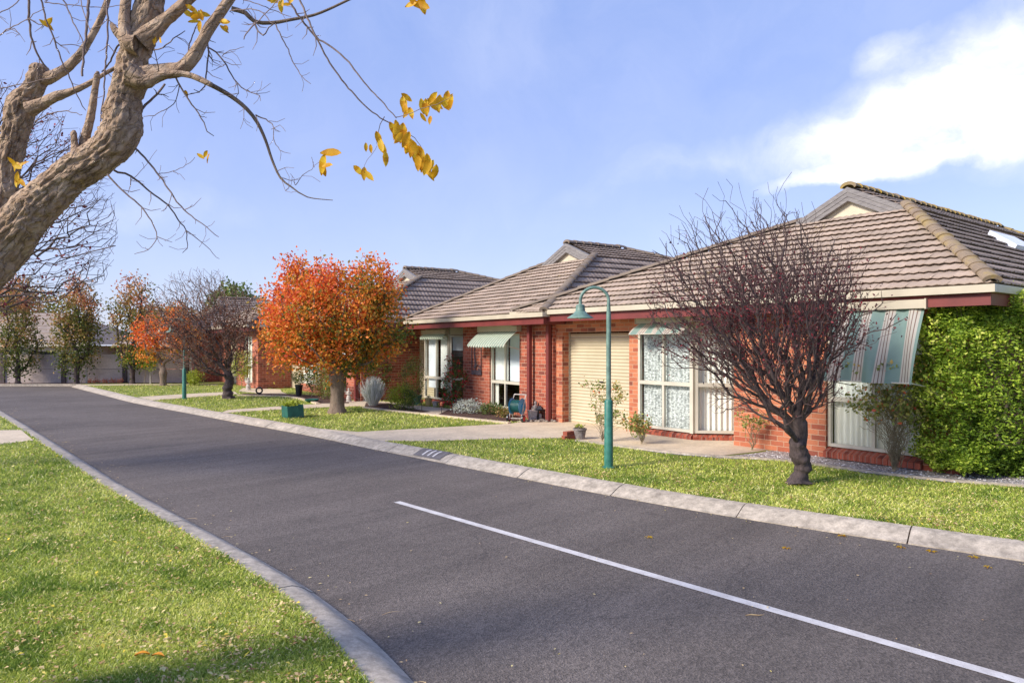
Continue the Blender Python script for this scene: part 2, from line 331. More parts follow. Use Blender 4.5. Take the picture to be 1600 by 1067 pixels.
def kerb_mesh(P, side, name, width, prof, jointlen, label_parent=None):
    n, t = normals(P); n = n * side
    mb = MB(); acc = 0; rows = []
    L = np.concatenate([[0], np.cumsum(np.linalg.norm(np.diff(P, axis=0), axis=1))])
    ts = []
    k = 0
    while k * jointlen < L[-1]:
        a, b = k * jointlen, min((k + 1) * jointlen, L[-1])
        g = .007
        seg = list(np.linspace(a + g, b - g, max(2, int((b - a) / .25) + 1)))
        ts.append(seg); k += 1
    for si, seg in enumerate(ts):
        dz = random.uniform(-.004, .004); dn = random.uniform(-.006, .006)
        rings = []
        for s in seg:
            p = np.array([np.interp(s, L, P[:, 0]), np.interp(s, L, P[:, 1])]); nn = np.array([np.interp(s, L, n[:, 0]), np.interp(s, L, n[:, 1])]); nn /= np.linalg.norm(nn)
            rings.append([(p[0] + nn[0] * (w * width + dn), p[1] + nn[1] * (w * width + dn), RZ + h + (dz if h > 0 else 0) + .004 * mnoise.noise(Vector((p[0] * 4, p[1] * 4, w * 9)))) for w, h in prof])
        for i in range(len(rings) - 1):
            for q in range(len(prof) - 1):
                f = [rings[i][q], rings[i][q + 1], rings[i + 1][q + 1], rings[i + 1][q]]
                if side < 0: f = f[::-1]
                mb.poly(f)
        mb.poly(rings[0]); mb.poly(rings[-1][::-1])
    o = mb.build(name, M['kerb'], smooth=True); tag(o, kind='structure')
    # dark joint bed under the segments
    jb = MB()
    for i in range(len(P) - 1):
        q = [(P[i][0], P[i][1]), (P[i + 1][0], P[i + 1][1])]
        r_ = [(P[i + 1][0] + n[i + 1][0] * width * .9, P[i + 1][1] + n[i + 1][1] * width * .9), (P[i][0] + n[i][0] * width * .9, P[i][1] + n[i][1] * width * .9)]
        f = [(q[0][0], q[0][1], RZ + .001), (q[1][0], q[1][1], RZ + .001), (r_[0][0], r_[0][1], -.035), (r_[1][0], r_[1][1], -.035)]
        jb.poly(f)
    tag(jb.build(name.replace('kerb', 'kerb_bed'), M['mulch']), kind='structure')
    return n
KPROF = [(-.02, -.02), (-.02, .012), (.06, .02), (.3, .055), (.55, .09), (.75, .105), (1.0, .108), (1.02, .06)]
nr = kerb_mesh(kr, 1, 'kerb_right', .32, KPROF, 1.65)
KPROF2 = [(-.02, -.02), (-.02, .012), (.06, .022), (.22, .058), (.38, .086), (.55, .1), (1.0, .106), (1.02, .06)]
nl_raw, _ = normals(kl)
nl = kerb_mesh(kl, -1, 'kerb_left', .29, KPROF2, 2.6)

def sheet(name, pts, z, mat, kind='structure'):
    mb = MB(); mb.poly([(p[0], p[1], z) for p in pts]); o = mb.build(name, mat); tag(o, kind=kind); return o
sheet('ground', [(-400, -60), (400, -60), (400, 500), (-400, 500)], -.2, M['ground'])
sheet('road', [(-60, -12), (40, -12), (40, 40), (-60, 40)], RZ, M['asphalt'])
WALL_D = 32.5
edge_r = kr + nr * .30; edge_l = kl + nl * .275
far = [(-19.6, WALL_D + .6), (-19.6, 60), (60, 60), (60, edge_r[0][1])]
# lawns are built as triangulated sheets
def trisheet(name, pts, z, mat):
    from mathutils.geometry import tessellate_polygon
    V = [Vector((p[0], p[1], z)) for p in pts]; T = tessellate_polygon([V])
    me = bpy.data.meshes.new(name); me.from_pydata(V, [], [tuple(t) for t in T])
    me.update()
    if me.polygons[0].normal.z < 0: me.flip_normals()
    me.materials.append(mat); o = bpy.data.objects.new(name, me); COL.objects.link(o); return tag(o, kind='structure')
er = edge_r[::2]
lawn_r_poly = [tuple(p) for p in er] + [(er[-1][0] - .3, WALL_D + .5), (-19.6, 60), (60, 60), (60, er[0][1])]
trisheet('lawn_right', lawn_r_poly, 0, M['lawn'])
el = edge_l[::2]
lawn_l_poly = [tuple(p) for p in el] + [(-60, el[-1][1]), (-60, -8), (el[0][0], -8)]
trisheet('lawn_left', lawn_l_poly, 0, M['lawn'])
# far verge in front of the boundary wall
fe = G(118, 603.5, RZ)
mb = MB(); mb.box(-60, fe[0] + .3, fe[1], fe[1] + .18, RZ - .02, .0); tag(mb.build('kerb_far', M['kerb']), kind='structure')
sheet('verge_far', [(-60, fe[1] + .18), (fe[0] + .3, fe[1] + .18), (fe[0] + .3, 34), (-60, 34)], -.01, M['mulch'])
# centre line
a = np.array(G(620, 784, RZ)); b = np.array(G(1600, 1066, RZ)); d = (b - a); d /= np.linalg.norm(d); nn = np.array([-d[1], d[0]]) * .045
b = b + d * 3
mb = MB(); pr = resample([tuple(a), tuple(b)], .15); jit = [(1 + .05 * mnoise.noise(Vector((i * .7, 0, 0)))) for i in range(len(pr))]
for i in range(len(pr) - 1):
    mb.poly([(*(pr[i] - nn * jit[i]), RZ + .004), (*(pr[i + 1] - nn * jit[i + 1]), RZ + .004), (*(pr[i + 1] + nn * jit[i + 1]), RZ + .004), (*(pr[i] + nn * jit[i]), RZ + .004)])
tag(mb.build('road_line', M['paint']), kind='structure')

def pxpoly(name, pts, z, mat): return trisheet(name, [G(x, y, z) for x, y in pts], z, mat)
def kedge(px0, px1):   # kerb back edge between two pixel columns
    out = []
    for p in edge_r:
        px = 800 + F * p[0] / p[1]
        if px0 <= px <= px1: out.append(tuple(p))
    return out
def drive(name, px0, px1, rest, z=.006):
    k = kedge(px0, px1); trisheet(name, k + [G(x, y, z) for x, y in rest], z, M['conc'])
PAVE = []
DRV = [('driveway_near', 487, 606, [(560, 674.5), (680, 668), (798, 661.5), (825, 657), (862, 656), (885, 655), (1010, 664), (1150, 676), (1215, 700), (1176, 706), (1130, 711), (1041, 705), (960, 694), (905, 687), (879, 684), (772, 685.5), (666, 689)]),
       ('driveway_middle', 305, 352, [(352, 645), (400, 641.5), (487, 637), (560, 634.5), (600, 640), (660, 646), (700, 651), (742, 655), (720, 640), (640, 632), (600, 627), (560, 625.5), (480, 627), (440, 612), (438, 608), (380, 606), (372, 611), (400, 614), (440, 618), (470, 624), (496, 631), (430, 635), (356, 640.5)][::-1]),
       ('driveway_far', 206, 232, [(238, 625.5), (300, 620.5), (372, 615.5), (366, 611.5), (290, 615.5), (215, 620)][::-1])]
for nme, a_, b_, rest in DRV:
    k = kedge(a_, b_); pts = k + [G(x, y, .006) for x, y in (rest if nme == 'driveway_near' else rest[::-1])]
    if nme == 'driveway_near':
        pts = kedge(a_, b_)[::-1] + [G(x, y, .006) for x, y in rest]
        pts = kedge(a_, b_) + [G(x, y, .006) for x, y in rest]
    PAVE.append(pts); trisheet(nme, pts, .006, M['conc'])
pth = [G(x, y, .006) for x, y in [(-260, 676), (-260, 690), (0, 694), (52, 687.5), (33, 671.5), (0, 672)]]
PAVE.append(pth); trisheet('footpath_left', pth, .006, M['conc'])
pth = [G(x, y, .006) for x, y in [(128, 602.2), (200, 601.5), (300, 601), (340, 602), (340, 600.6), (200, 599.8), (128, 600.6)]]
PAVE.append(pth); trisheet('footpath_far', pth, .006, M['conc'])
grav = [G(x, y, .006) for x, y in [(905, 688), (960, 695.5), (1041, 706.5), (1130, 712.5), (1176, 708), (1215, 702), (1300, 708), (1500, 735), (1640, 750), (1640, 762), (1475, 752), (1350, 738), (1230, 719), (1130, 715.5), (1041, 708.5)]]
PAVE.append([G(x, y, .01) for x, y in [(905, 689), (1041, 709.5), (1130, 716.5), (1230, 720), (1350, 739), (1475, 753), (1640, 763), (1800, 770), (1900, 650), (1100, 640), (900, 655)]])
trisheet('gravel_bed', grav, .004, M['gravel'])
ed = resample([G(x, y) for x, y in [(900, 689), (960, 697), (1041, 708), (1130, 715), (1230, 719), (1350, 738), (1475, 752.5), (1640, 763)]], .3); ed = smooth(ed, 4)
mb = MB(); n_, _ = normals(ed)
for i in range(len(ed) - 1):
    p, q = ed[i], ed[i + 1]; w = .03
    mb.hexa([(*(p - n_[i] * w), -.01), (*(q - n_[i + 1] * w), -.01), (*(q + n_[i + 1] * w), -.01), (*(p + n_[i] * w), -.01), (*(p - n_[i] * w), .03), (*(q - n_[i + 1] * w), .03), (*(q + n_[i + 1] * w), .03), (*(p + n_[i] * w), .03)])
tag(mb.build('garden_edging_near', M['kerb']), kind='structure')
bed = [G(x, y, .008) for x, y in [(569, 636.5), (600, 640), (655, 645), (672, 643), (630, 636), (610, 630), (572, 629)]]
bed2 = [G(x, y, .012) for x, y in [(682, 648.5), (720, 652), (760, 655), (796, 659), (820, 655.5), (818, 645), (760, 642), (700, 640)]]
trisheet('mulch_bed_middle', bed, .012, M['mulch']); trisheet('mulch_bed_near', bed2, .012, M['mulch'])
bed3 = [G(x, y, .012) for x, y in [(376, 616.5), (405, 617.5), (440, 617.5), (462, 620.5), (496, 630), (545, 629.5), (545, 622), (470, 616), (420, 614.6), (380, 614.8)]]
trisheet('mulch_bed_far', bed3, .012, M['mulch'])
PAVE += [bed, bed2, bed3]
# mulch strip by the wall on the right of the road end
tag(sheet('mulch_strip', [(fe[0] + .3, 32.0), (-14.5, 32.0), (-14.5, WALL_D), (fe[0] + .3, WALL_D)], .008, M['mulch']))
# curved concrete edging in front of the second house bed
for nm, pl in (('garden_edging_middle', [(569, 637.5), (600, 641.5), (660, 647.5), (700, 652), (742, 656.5), (796, 662)]), ('garden_edging_far', [(372, 618.3), (405, 619.3), (440, 619), (466, 622.5), (497, 631.5)])):
    ed = smooth(resample([G(x, y) for x, y in pl], .3), 4); n_, _ = normals(ed); mb = MB()
    for i in range(len(ed) - 1):
        p, q = ed[i], ed[i + 1]; w = .06
        mb.hexa([(*(p - n_[i] * w), -.01), (*(q - n_[i + 1] * w), -.01), (*(q + n_[i + 1] * w), -.01), (*(p + n_[i] * w), -.01), (*(p - n_[i] * w), .04), (*(q - n_[i + 1] * w), .04), (*(q + n_[i + 1] * w), .04), (*(p + n_[i] * w), .04)])
    tag(mb.build(nm, M['conc']), kind='structure')

# ---------------------------------------------------------------- houses
class House:
    def __init__(s, P, VP, z0, label, group='brick houses along the street'):
        s.P = P; s.z0 = z0
        u = np.array([VP - 800, F]); u = u / np.linalg.norm(u); s.u = u; s.v = np.array([u[1], -u[0]])
        s.root = empty('brick_house', (P[0], P[1], z0), math.atan2(-u[1], -u[0]), label, 'house', group)
    def a(s, px, b):
        t = (px - 800) / F; Px, Py = s.P
        return (t * (Py + b * s.v[1]) - Px - b * s.v[0]) / (s.u[0] - t * s.u[1])
    def z(s, py, a, b):
        return CZ + (HY - py) / F * (s.P[1] + a * s.u[1] + b * s.v[1]) - s.z0
    def front(s, px, py, b0, ze, tn):
        t = (px - 800) / F; k = (HY - py) / F; Px, Py = s.P
        c1 = t * s.v[0] + s.v[1]; c0 = Px * s.v[0] + Py * s.v[1]
        D = (ze - (c0 + b0) * tn - CZ + s.z0) / (k - c1 * tn)
        rel = np.array([t * D - Px, D - Py]); return float(rel @ s.u), float(rel @ s.v), CZ + k * D - s.z0
    def world(s, a, b, z): 
        q = np.array(s.P) + a * s.u + b * s.v; return (q[0], q[1], z + s.z0)
def L(a, b, z): return (-a, b, z)
def bx(mb, a0, a1, b0, b1, z0, z1): mb.box(-a1, -a0, b0, b1, z0, z1)
def seg(mb, A, B, n0, n1, t0, t1, z0, z1):
    """box along the plan segment A->B (a,b); t in metres along it, n offset outward (to the viewer)"""
    A = np.array(A, float); B = np.array(B, float); d = (B - A) / np.linalg.norm(B - A)
    n = np.array([d[1], -d[0]])
    if n[1] > 0: n = -n
    p = lambda t, q, z: L(*(A + d * t + n * q), z)
    mb.hexa([p(t0, n0, z0), p(t1, n0, z0), p(t1, n1, z0), p(t0, n1, z0), p(t0, n0, z1), p(t1, n0, z1), p(t1, n1, z1), p(t0, n1, z1)])
def window(h, A, B, z0, z1, rails, mulls, cur, lower=None, fw=.05, insect=False, label=None):
    Ln = float(np.linalg.norm(np.array(B) - np.array(A)))
    mb = MB()
    seg(mb, A, B, -.03, .04, 0, fw, z0, z1); seg(mb, A, B, -.03, .04, Ln - fw, Ln, z0, z1)
    seg(mb, A, B, -.032, .042, fw, Ln - fw, z0, z0 + fw); seg(mb, A, B, -.032, .042, fw, Ln - fw, z1 - fw, z1)
    for r in rails: seg(mb, A, B, -.028, .038, fw, Ln - fw, r - .035, r + .035)
    zs = [z0 + fw] + sum([[r - .035, r + .035] for r in rails], []) + [z1 - fw]
    for q in mulls:
        for i in range(0, len(zs), 2): seg(mb, A, B, -.026, .036, q * Ln - .025, q * Ln + .025, zs[i], zs[i + 1])
    w = mb.build('window', M['frame'], h.root, bevel=.004)
    if label: w['label'] = label
    g = MB(); A1_ = np.array(A, float); d1_ = (np.array(B) - A1_) / Ln; q0 = A1_ + d1_ * fw; q1 = A1_ + d1_ * (Ln - fw)
    g.poly([L(*q1, z0 + fw), L(*q0, z0 + fw), L(*q0, z1 - fw), L(*q1, z1 - fw)]); g.build('pane', M['glass'], w)
    # curtains: pleated sheets behind the glass
    def pleat(name, kind, t0, t1, za, zb, off, amp=.018, per=.09):
        A_ = np.array(A, float); d = (np.array(B) - A_) / Ln; n = np.array([d[1], -d[0]]); n = -n if n[1] > 0 else n
        mb = MB(); k = max(2, int((t1 - t0) / .012)); P = []
        for i in range(k + 1):
            t = t0 + (t1 - t0) * i / k; o_ = -off + amp * math.sin(2 * math.pi * t / per + 1.5 * math.sin(t * 7)) * (1 if kind != 'blind' else 0)
            q = A_ + d * t + n * o_; P.append((q, t))
        for i in range(k):
            (q, t), (r_, s_) = P[i], P[i + 1]
            mb.poly([L(*q, za), L(*r_, za), L(*r_, zb), L(*q, zb)], [(t, za), (s_, za), (s_, zb), (t, zb)])
        mb.build(name, M[kind], w, smooth=True)
    for (kind, f0, f1, za, zb) in cur:
        nm = 'roller_blind' if kind == 'blind' else 'curtain'
        pleat(nm, kind, fw + (Ln - 2 * fw) * f0, fw + (Ln - 2 * fw) * f1, za, zb, .09 if kind != 'blind' else .07)
    return w
def garage(h, a0, a1, b, z1):
    mb = MB(); n = int(z1 / .0725)
    for i in range(n):
        zz = [i * .0725, i * .0725 + .012, i * .0725 + .036, i * .0725 + .060]; zz.append((i + 1) * .0725)
        off = [0, -.004, -.016, -.004, 0]
        for j in range(4):
            mb.poly([L(a1, b + off[j], zz[j]), L(a0, b + off[j], zz[j]), L(a0, b + off[j + 1], zz[j + 1]), L(a1, b + off[j + 1], zz[j + 1])])
    bx(mb, a0, a1, b - .02, b + .03, -.02, 0.0)
    o = mb.build('garage_door', M['door'], h.root)
    hb = MB(); am = (a0 + a1) / 2; bx(hb, am - .06, am + .06, b - .035, b - .018, .95, .98); hb.build('handle', M['dark'], o)
    for q_ in (a0 - .02, a1): mb = MB(); bx(mb, q_, q_ + .02, b - .05, b + .02, 0, z1); mb.build('door_track', M['frame'], h.root)
def awning(h, a0, a1, bt, zt, bb, zb, kind, scallop=0., cwave=0., box=True, boxh=.13):
    mb = MB()
    bx(mb, a0 - .03, a1 + .03, bt - .08, bt + .05, zt, zt + boxh); bx(mb, a0 - .05, a0 - .03, bt - .09, bt + .05, zt - .01, zt + boxh + .01); bx(mb, a1 + .03, a1 + .05, bt - .09, bt + .05, zt - .01, zt + boxh + .01)
    box_ = mb.build('awning', M['gutter'], h.root, bevel=.006)
    mb = MB(); k = int((a1 - a0) / .015); rows = 10
    def P(i, j):
        f = i / k; g = j / rows; a = a0 + (a1 - a0) * f
        b = bt - .02 + (bb - bt) * g; z = zt + (zb - zt) * g
        b -= .03 * math.sin(math.pi * g)
        if cwave: b -= cwave * abs(math.sin(math.pi * a / .12)); 
        else: b += .045 * g * math.sin(a * 9 + 1 + g) + .02 * math.sin(a * 23 + g * 3) * (1 if zt - zb > .6 else .3)
        if j == rows and scallop: z -= scallop * abs(math.sin(math.pi * a / .13))
        return L(a, b, z)
    for i in range(k):
        for j in range(rows):
            A0, A1 = a0 + (a1 - a0) * i / k, a0 + (a1 - a0) * (i + 1) / k
            mb.poly([P(i, j), P(i + 1, j), P(i + 1, j + 1), P(i, j + 1)], [(A0, -j * .1), (A1, -j * .1), (A1, -(j + 1) * .1), (A0, -(j + 1) * .1)])
    mb.build('awning_fabric', M[kind], box_, smooth=True)
    ar = MB()
    for a_ in (a0, a1): ar.tube([L(a_, max(bt, -.02) + .02, zb - .1), L(a_, bb, zb + .01)], .009, 6)
    ar.tube([L(a0, bb, zb + .01), L(a1, bb, zb + .01)], .012, 6)
    ar.build('awning_arm', M['frame'], box_)
def sill(h, A, B, z, n0=-.02, n1=.09):
    """row of tilted sill bricks"""
    Ln = float(np.linalg.norm(np.array(B) - np.array(A))); k = int(Ln / .086); mb = MB(); mm = MB()
    A_ = np.array(A, float); d = (np.array(B) - A_) / Ln; n = np.array([d[1], -d[0]]); n = -n if n[1] > 0 else n
    p = lambda t, q, zz: L(*(A_ + d * t + n * q), zz)
    for i in range(k):
        t0 = Ln * i / k + .004; t1 = Ln * (i + 1) / k - .004; j = random.uniform(-.003, .003)
        mb.hexa([p(t0, n0, z - .08), p(t1, n0, z - .08), p(t1, n1 + j, z - .15), p(t0, n1 + j, z - .15), p(t0, n0, z + .0), p(t1, n0, z + .0), p(t1, n1 + j, z - .06), p(t0, n1 + j, z - .06)])
    seg(mm, A, B, n0, n1 - .012, .0, Ln, z - .14, z - .085)
    o = mb.build('window_sill', M['brick3'], h.root, bevel=.004); mm.build('mortar_bed', M['brick3'], o)
def tileslope(h, name, O, E, U, poly, par, seed=1):
    """O origin, E along the eave, U up the slope (local 3-D unit vectors), poly: convex outline in (e, s)"""
    O = np.array(O, float); E = np.array(E, float); U = np.array(U, float); Nn = np.cross(E, U); Nn /= np.linalg.norm(Nn)
    if Nn[2] < 0: Nn = -Nn
    rg = random.Random(seed)
    def span(s):
        xs = []
        for (e0, s0), (e1, s1) in zip(poly, poly[1:] + poly[:1]):
            if (s0 - s) * (s1 - s) <= 0 and abs(s1 - s0) > 1e-9: xs.append(e0 + (e1 - e0) * (s - s0) / (s1 - s0))
        return (min(xs), max(xs)) if len(xs) > 1 else None
    smin = min(p[1] for p in poly); smax = max(p[1] for p in poly)
    V = []; Fc = []; CV = []; g = .305; g = .232; nrow = max(1, int((smax - smin) / g + .5)); g = (smax - smin) / nrow
    sub = 4; tw = .26
    for r_ in range(nrow):
        s0 = smin + r_ * g; s1 = s0 + g * 1.0
        A = span(s0 + 1e-4); B = span(s1 - 1e-4)
        if not A or not B: continue
        lo = min(A[0], B[0]); hi = max(A[1], B[1]); i0 = int(math.floor(lo / tw)); i1 = int(math.ceil(hi / tw))
        for i in range(i0, i1):
            jz = rg.uniform(-.005, .006); js = rg.uniform(-.006, .006); tc_ = rg.random()
            for q in range(sub):
                e0 = (i + q / sub) * tw; e1 = (i + (q + 1) / sub) * tw
                b0, b1 = min(max(e0, A[0]), A[1]), min(max(e1, A[0]), A[1]); t0, t1 = min(max(e0, B[0]), B[1]), min(max(e1, B[0]), B[1])
                if b1 - b0 < 1e-5 and t1 - t0 < 1e-5: continue
                w0 = .007 * math.cos(2 * math.pi * e0 / .13); w1 = .007 * math.cos(2 * math.pi * e1 / .13)
                k = len(V)
                lip = U * (s0 + js - .022); inn = U * (s0 + .03)
                V += [O + E * b0 + lip + Nn * (.060 + w0 + jz), O + E * b1 + lip + Nn * (.060 + w1 + jz),
                      O + E * t1 + U * s1 + Nn * (.014 + w1), O + E * t0 + U * s1 + Nn * (.014 + w0),
                      O + E * b0 + lip + Nn * (.043 + w0 + jz), O + E * b1 + lip + Nn * (.043 + w1 + jz), O + E * b0 + inn + Nn * .038, O + E * b1 + inn + Nn * .038, O + E * b0 + inn + Nn * -.01, O + E * b1 + inn + Nn * -.01]
                Fc += [(k, k + 1, k + 2, k + 3), (k + 4, k + 5, k + 1, k), (k + 6, k + 7, k + 5, k + 4), (k + 8, k + 9, k + 7, k + 6)]; CV += [tc_] * 4
    return fast(name, V, Fc, M['tile'], par, cv=CV)
def caps(h, name, p0, p1, par, mat='cap', r=.11, seed=3):
    p0 = Vector(p0); p1 = Vector(p1); d = p1 - p0; ln = d.length; d.normalize(); side = d.cross(Vector((0, 0, 1))).normalized(); up = side.cross(d)
    n = max(1, int(ln / .25)); mb = MB(); rg = random.Random(seed)
    for i in range(n):
        q0 = p0 + d * (ln * i / n - .03); q1 = p0 + d * (ln * (i + 1) / n); jz = rg.uniform(-.008, .012)
        ra = r * 1.12; rb = r * .92; A = []; B = []; C = []
        for k in range(9):
            t = math.pi * (k / 8); c, s_ = math.cos(t), math.sin(t)
            A.append(q0 + side * c * ra * 1.15 + up * (s_ * ra * .75 + .01 + jz)); B.append(q1 + side * c * rb * 1.15 + up * (s_ * rb * .75 + .01)); C.append(q0 + side * c * ra * .85 + up * (s_ * ra * .5 - .02))
        for k in range(8): mb.poly([A[k], B[k], B[k + 1], A[k + 1]]); mb.poly([C[k], A[k], A[k + 1], C[k + 1]])
    mb.build(name, M[mat], par, smooth=False)
def roof(h, aR, aL, b0, gR, gL, apex, tn, rlen, depthL, mosscap=False, synth=None):
    ze = 2.545
    if synth: A0, bg, zR, A1, zA = synth
    else:
        A0, bg, zR = h.front(*gR, b0, ze, tn); A1 = h.a(gL[0], bg)
        zA = h.z(apex[1], h.a(apex[0], bg), bg)
    am = (A0 + A1) / 2
    cs = 1 / math.sqrt(1 + tn * tn)
    rt = empty('roof', (0, 0, 0)); rt.parent = h.root
    sl = lambda b: (b - b0) / cs
    # front slope
    U = np.array([0, cs, tn * cs])
    tileslope(h, 'roof_tiles', L(0, b0, ze), (-1, 0, 0), U, [(aR, 0), (aL, 0), (A1, sl(bg)), (A0, sl(bg))], rt, 1)
    # right slope
    ru = np.array([-(A0 - aR), 0, zR - ze]); rl = np.linalg.norm(ru); ru /= rl
    bk = depthL
    tileslope(h, 'roof_tiles', L(aR, 0, ze), (0, 1, 0), ru, [(b0, 0), (bk, 0), (bk - (bg - b0), rl), (bg, rl)], rt, 2)
    # gablet slopes
    for sgn, Ax in ((1, A0), (-1, A1)):
        gu = np.array([-(am - Ax), 0, zA - zR]); gl = np.linalg.norm(gu); gu /= gl
        tileslope(h, 'roof_tiles', L(Ax, 0, zR + .015), (0, 1, 0), gu, [(bg - .02, 0), (bk - (bg - b0), 0), (bg + rlen, gl), (bg - .02, gl)], rt, 3)
    mb = MB()   # left slope and back slope, plain sheets under the tiles
    mb.poly([L(aL, b0, ze), L(aL, bk, ze), L(A1, bk - (bg - b0), zR), L(A1, bg, zR)])
    mb.poly([L(aR, bk, ze), L(aR, b0, ze), L(A0, bg, zR), L(A0, bk - (bg - b0), zR)])
    mb.poly([L(aL, bk, ze), L(aR, bk, ze), L(A0, bk - (bg - b0), zR), L(am, bg + rlen, zA), L(A1, bk - (bg - b0), zR)])
    mb.poly([L(aR, b0, ze - .01), L(aL, b0, ze - .01), L(A1, bg, zR - .01), L(A0, bg, zR - .01)])
    mb.poly([L(A0, bg, zR), L(A0, bk - (bg - b0), zR), L(am, bg + rlen, zA - .01), L(am, bg, zA - .01)])
    mb.poly([L(A1, bg, zR), L(A1, bk - (bg - b0), zR), L(am, bg + rlen, zA - .01), L(am, bg, zA - .01)])
    mb.build('roof_deck', M['tile'], rt)
    c = 'mosscap' if mosscap else 'cap'
    caps(h, 'hip_cap', L(aR + .02, b0 + .02, ze + .06), L(A0, bg, zR + .07), rt, 'hipcap' if mosscap else 'cap', .09)
    caps(h, 'hip_cap', L(aL, b0, ze + .03), L(A1, bg, zR + .03), rt, 'cap', .10)
    caps(h, 'ridge_cap', L(am, bg - .1, zA + .03), L(am, bg + rlen, zA + .03), rt, c, .12)
    caps(h, 'hip_cap', L(A0, bk - (bg - b0), zR + .03), L(am, bg + rlen, zA + .03), rt, c, .1)
    # gable infill and barge boards
    mb = MB(); mb.poly([L(A0 - .0, bg - .03, zR - .05), L(A1, bg - .03, zR - .05), L(am, bg - .03, zA)]); mb.build('gable_panel', M['cream'], rt)
    bw = .25
    mb = MB()
    for Ax in (A0, A1):
        ox = (Ax - am) * 1.06
        for k, (f0, f1, bb) in enumerate(((0, .36, -.16), (.36, .68, -.15), (.68, 1., -.14))):
            z_ = lambda f: -bw * f
            pts = [L(am, bg + bb, zA + .03 + z_(f0)), L(am + ox, bg + bb, zR + .03 + (zR - zA) * .06 + z_(f0)), L(am + ox, bg + bb, zR + .03 + (zR - zA) * .06 + z_(f1)), L(am, bg + bb, zA + .03 + z_(f1))]
            back = [(p[0], p[1] + .10, p[2]) for p in pts]
            mb.hexa([pts[3], pts[2], back[2], back[3], pts[0], pts[1], back[1], back[0]])
    mb.build('barge_board', M['barge'], rt)
    # gutter, fascia, soffit
    mb = MB(); bx(mb, aR - .05, aL + .05, b0 - .08, b0 + .03, ze - .095, ze + .005); bx(mb, aR - .05, aR + .05, b0 + .035, bk, ze - .095, ze + .005)
    mb.build('gutter', M['gutter'], rt, bevel=.012)
    mb = MB(); bx(mb, aR + .02, aL - .02, b0 + .0, b0 + .028, ze - .255, ze - .1); bx(mb, aR + .02, aR + .05, b0 + .032, bk, ze - .255, ze - .1)
    mb.build('fascia', M['maroon'], rt)
    mb = MB(); bx(mb, aR + .055, aL - .02, b0 + .032, .03, ze - .225, ze - .21); bx(mb, aR + .055, aR + .5, .035, bk, ze - .225, ze - .21); mb.build('soffit', M['cream'], rt)
    0 and print('ROOF', round(aR,2), round(aL,2), 'A0',round(A0,2),'A1',round(A1,2),'bg',round(bg,2),'zR',round(zR,2),'zA',round(zA,2))
    return dict(A0=A0, A1=A1, bg=bg, zR=zR, zA=zA, am=am, rt=rt, ze=ze)
def skylight(h, info, a_frac, b0, b1, aR):
    ze, zR, A0 = info['ze'], info['zR'], info['A0']
    f0, f1 = a_frac; mb = MB()
    p = lambda f, b, o: L(aR + (A0 - aR) * f - o * .5, b, ze + (zR - ze) * f + o)
    mb.hexa([p(f0, b0, .0), p(f0, b1, .0), p(f1, b1, .0), p(f1, b0, .0), p(f0, b0, .11), p(f0, b1, .11), p(f1, b1, .11), p(f1, b0, .11)])
    mb.build('skylight', M['skylight'], info['rt'], bevel=.02)

TOP = 2.33
# ---- house 1 (nearest)
h1 = House((5.84, 10.0), -50, 0, 'nearest brick house with teal striped window awnings and mossy tiled roof')
A = h1.a
wl = A(1290, 0); s2l = A(1146.5, 0); bayR = A(1083, .02); bayL = A(999, .02); gR_ = A(983, 0); gL_ = A(878.6, 0); endL = A(818, 0)
wm = MB()
bx(wm, -.45, 0, 0, .23, -.1, TOP); bx(wm, 0, wl, .0, .23, -.1, .10); bx(wm, 0, wl, .01, .23, 2.12, TOP)
bx(wm, wl, s2l, 0, .23, -.1, TOP)
bx(wm, s2l - .23, s2l - .001, .232, 1.6, -.1, TOP)
bx(wm, bayL + .0, gR_, 0.002, .35, -.1, TOP); bx(wm, gR_, gL_, .004, .3, 2.06, TOP); bx(wm, gL_, A(862, 0), 0, .45, -.1, TOP)
bx(wm, A(862, 0), endL, .10, .35, -.1, TOP)
bx(wm, bayR, bayL, .04, .25, -.1, .06); bx(wm, s2l, bayR + .9, 1.6, 1.75, -.1, TOP)
seg(wm, (bayR, .06), (bayR - .8, .86), -.12, -.02, 0, 1.13, -.1, .06)
bx(wm, -.45, -.22, .232, 12, -.1, TOP); bx(wm, -.22, endL, 11.8, 12, -.1, TOP); bx(wm, endL - .23, endL, .36, 11.8, -.1, TOP)
wm.build('wall', M['brick1'], h1.root)
# right window
window(h1, (0.02, .10), (wl, .10), .18, 2.12, [.93], [.5], [('drape', .0, 1., .2, .92), ('sheer', 0, 1, .95, 2.1)])
sill(h1, (0.0, .06), (wl, .06), .17, -.02, .15)
awning(h1, A(1447, -.42), A(1292, -.80), -.46, 2.28, -.84, 1.26, 'stripe', boxh=.12)
# bay window
window(h1, (bayR, .02), (bayL, .02), .13, 2.14, [1.03], [.52], [('lace', .0, 1., .15, 2.12)])
window(h1, (bayR - .03, .04), (bayR - .83, .84), .13, 2.14, [1.03], [], [('drape', .0, 1., .15, 2.12)])
sill(h1, (bayR, .02), (bayL - .02, .02), .12, -.02, .07); sill(h1, (bayR - .83, .84), (bayR, .01), .12, -.02, .07)
mb = MB(); bx(mb, bayR - .03, bayR + .045, -.025, .06, .12, 2.15); mb.build('corner_post', M['frame'], h1.root)
mb = MB(); bx(mb, bayR, bayL, .0, .06, 2.145, TOP - .01); seg(mb, (bayR - .02, .03), (bayR - .83, .84), -.03, .02, 0, 1.12, 2.145, TOP - .01); mb.build('head_panel', M['cream'], h1.root)
awning(h1, bayR - .02, bayL - .05, -.03, 2.2, -.32, 1.98, 'stripe', boxh=.12)
garage(h1, gR_ + .0, gL_ + .0, .25, 2.06)
mb = MB()
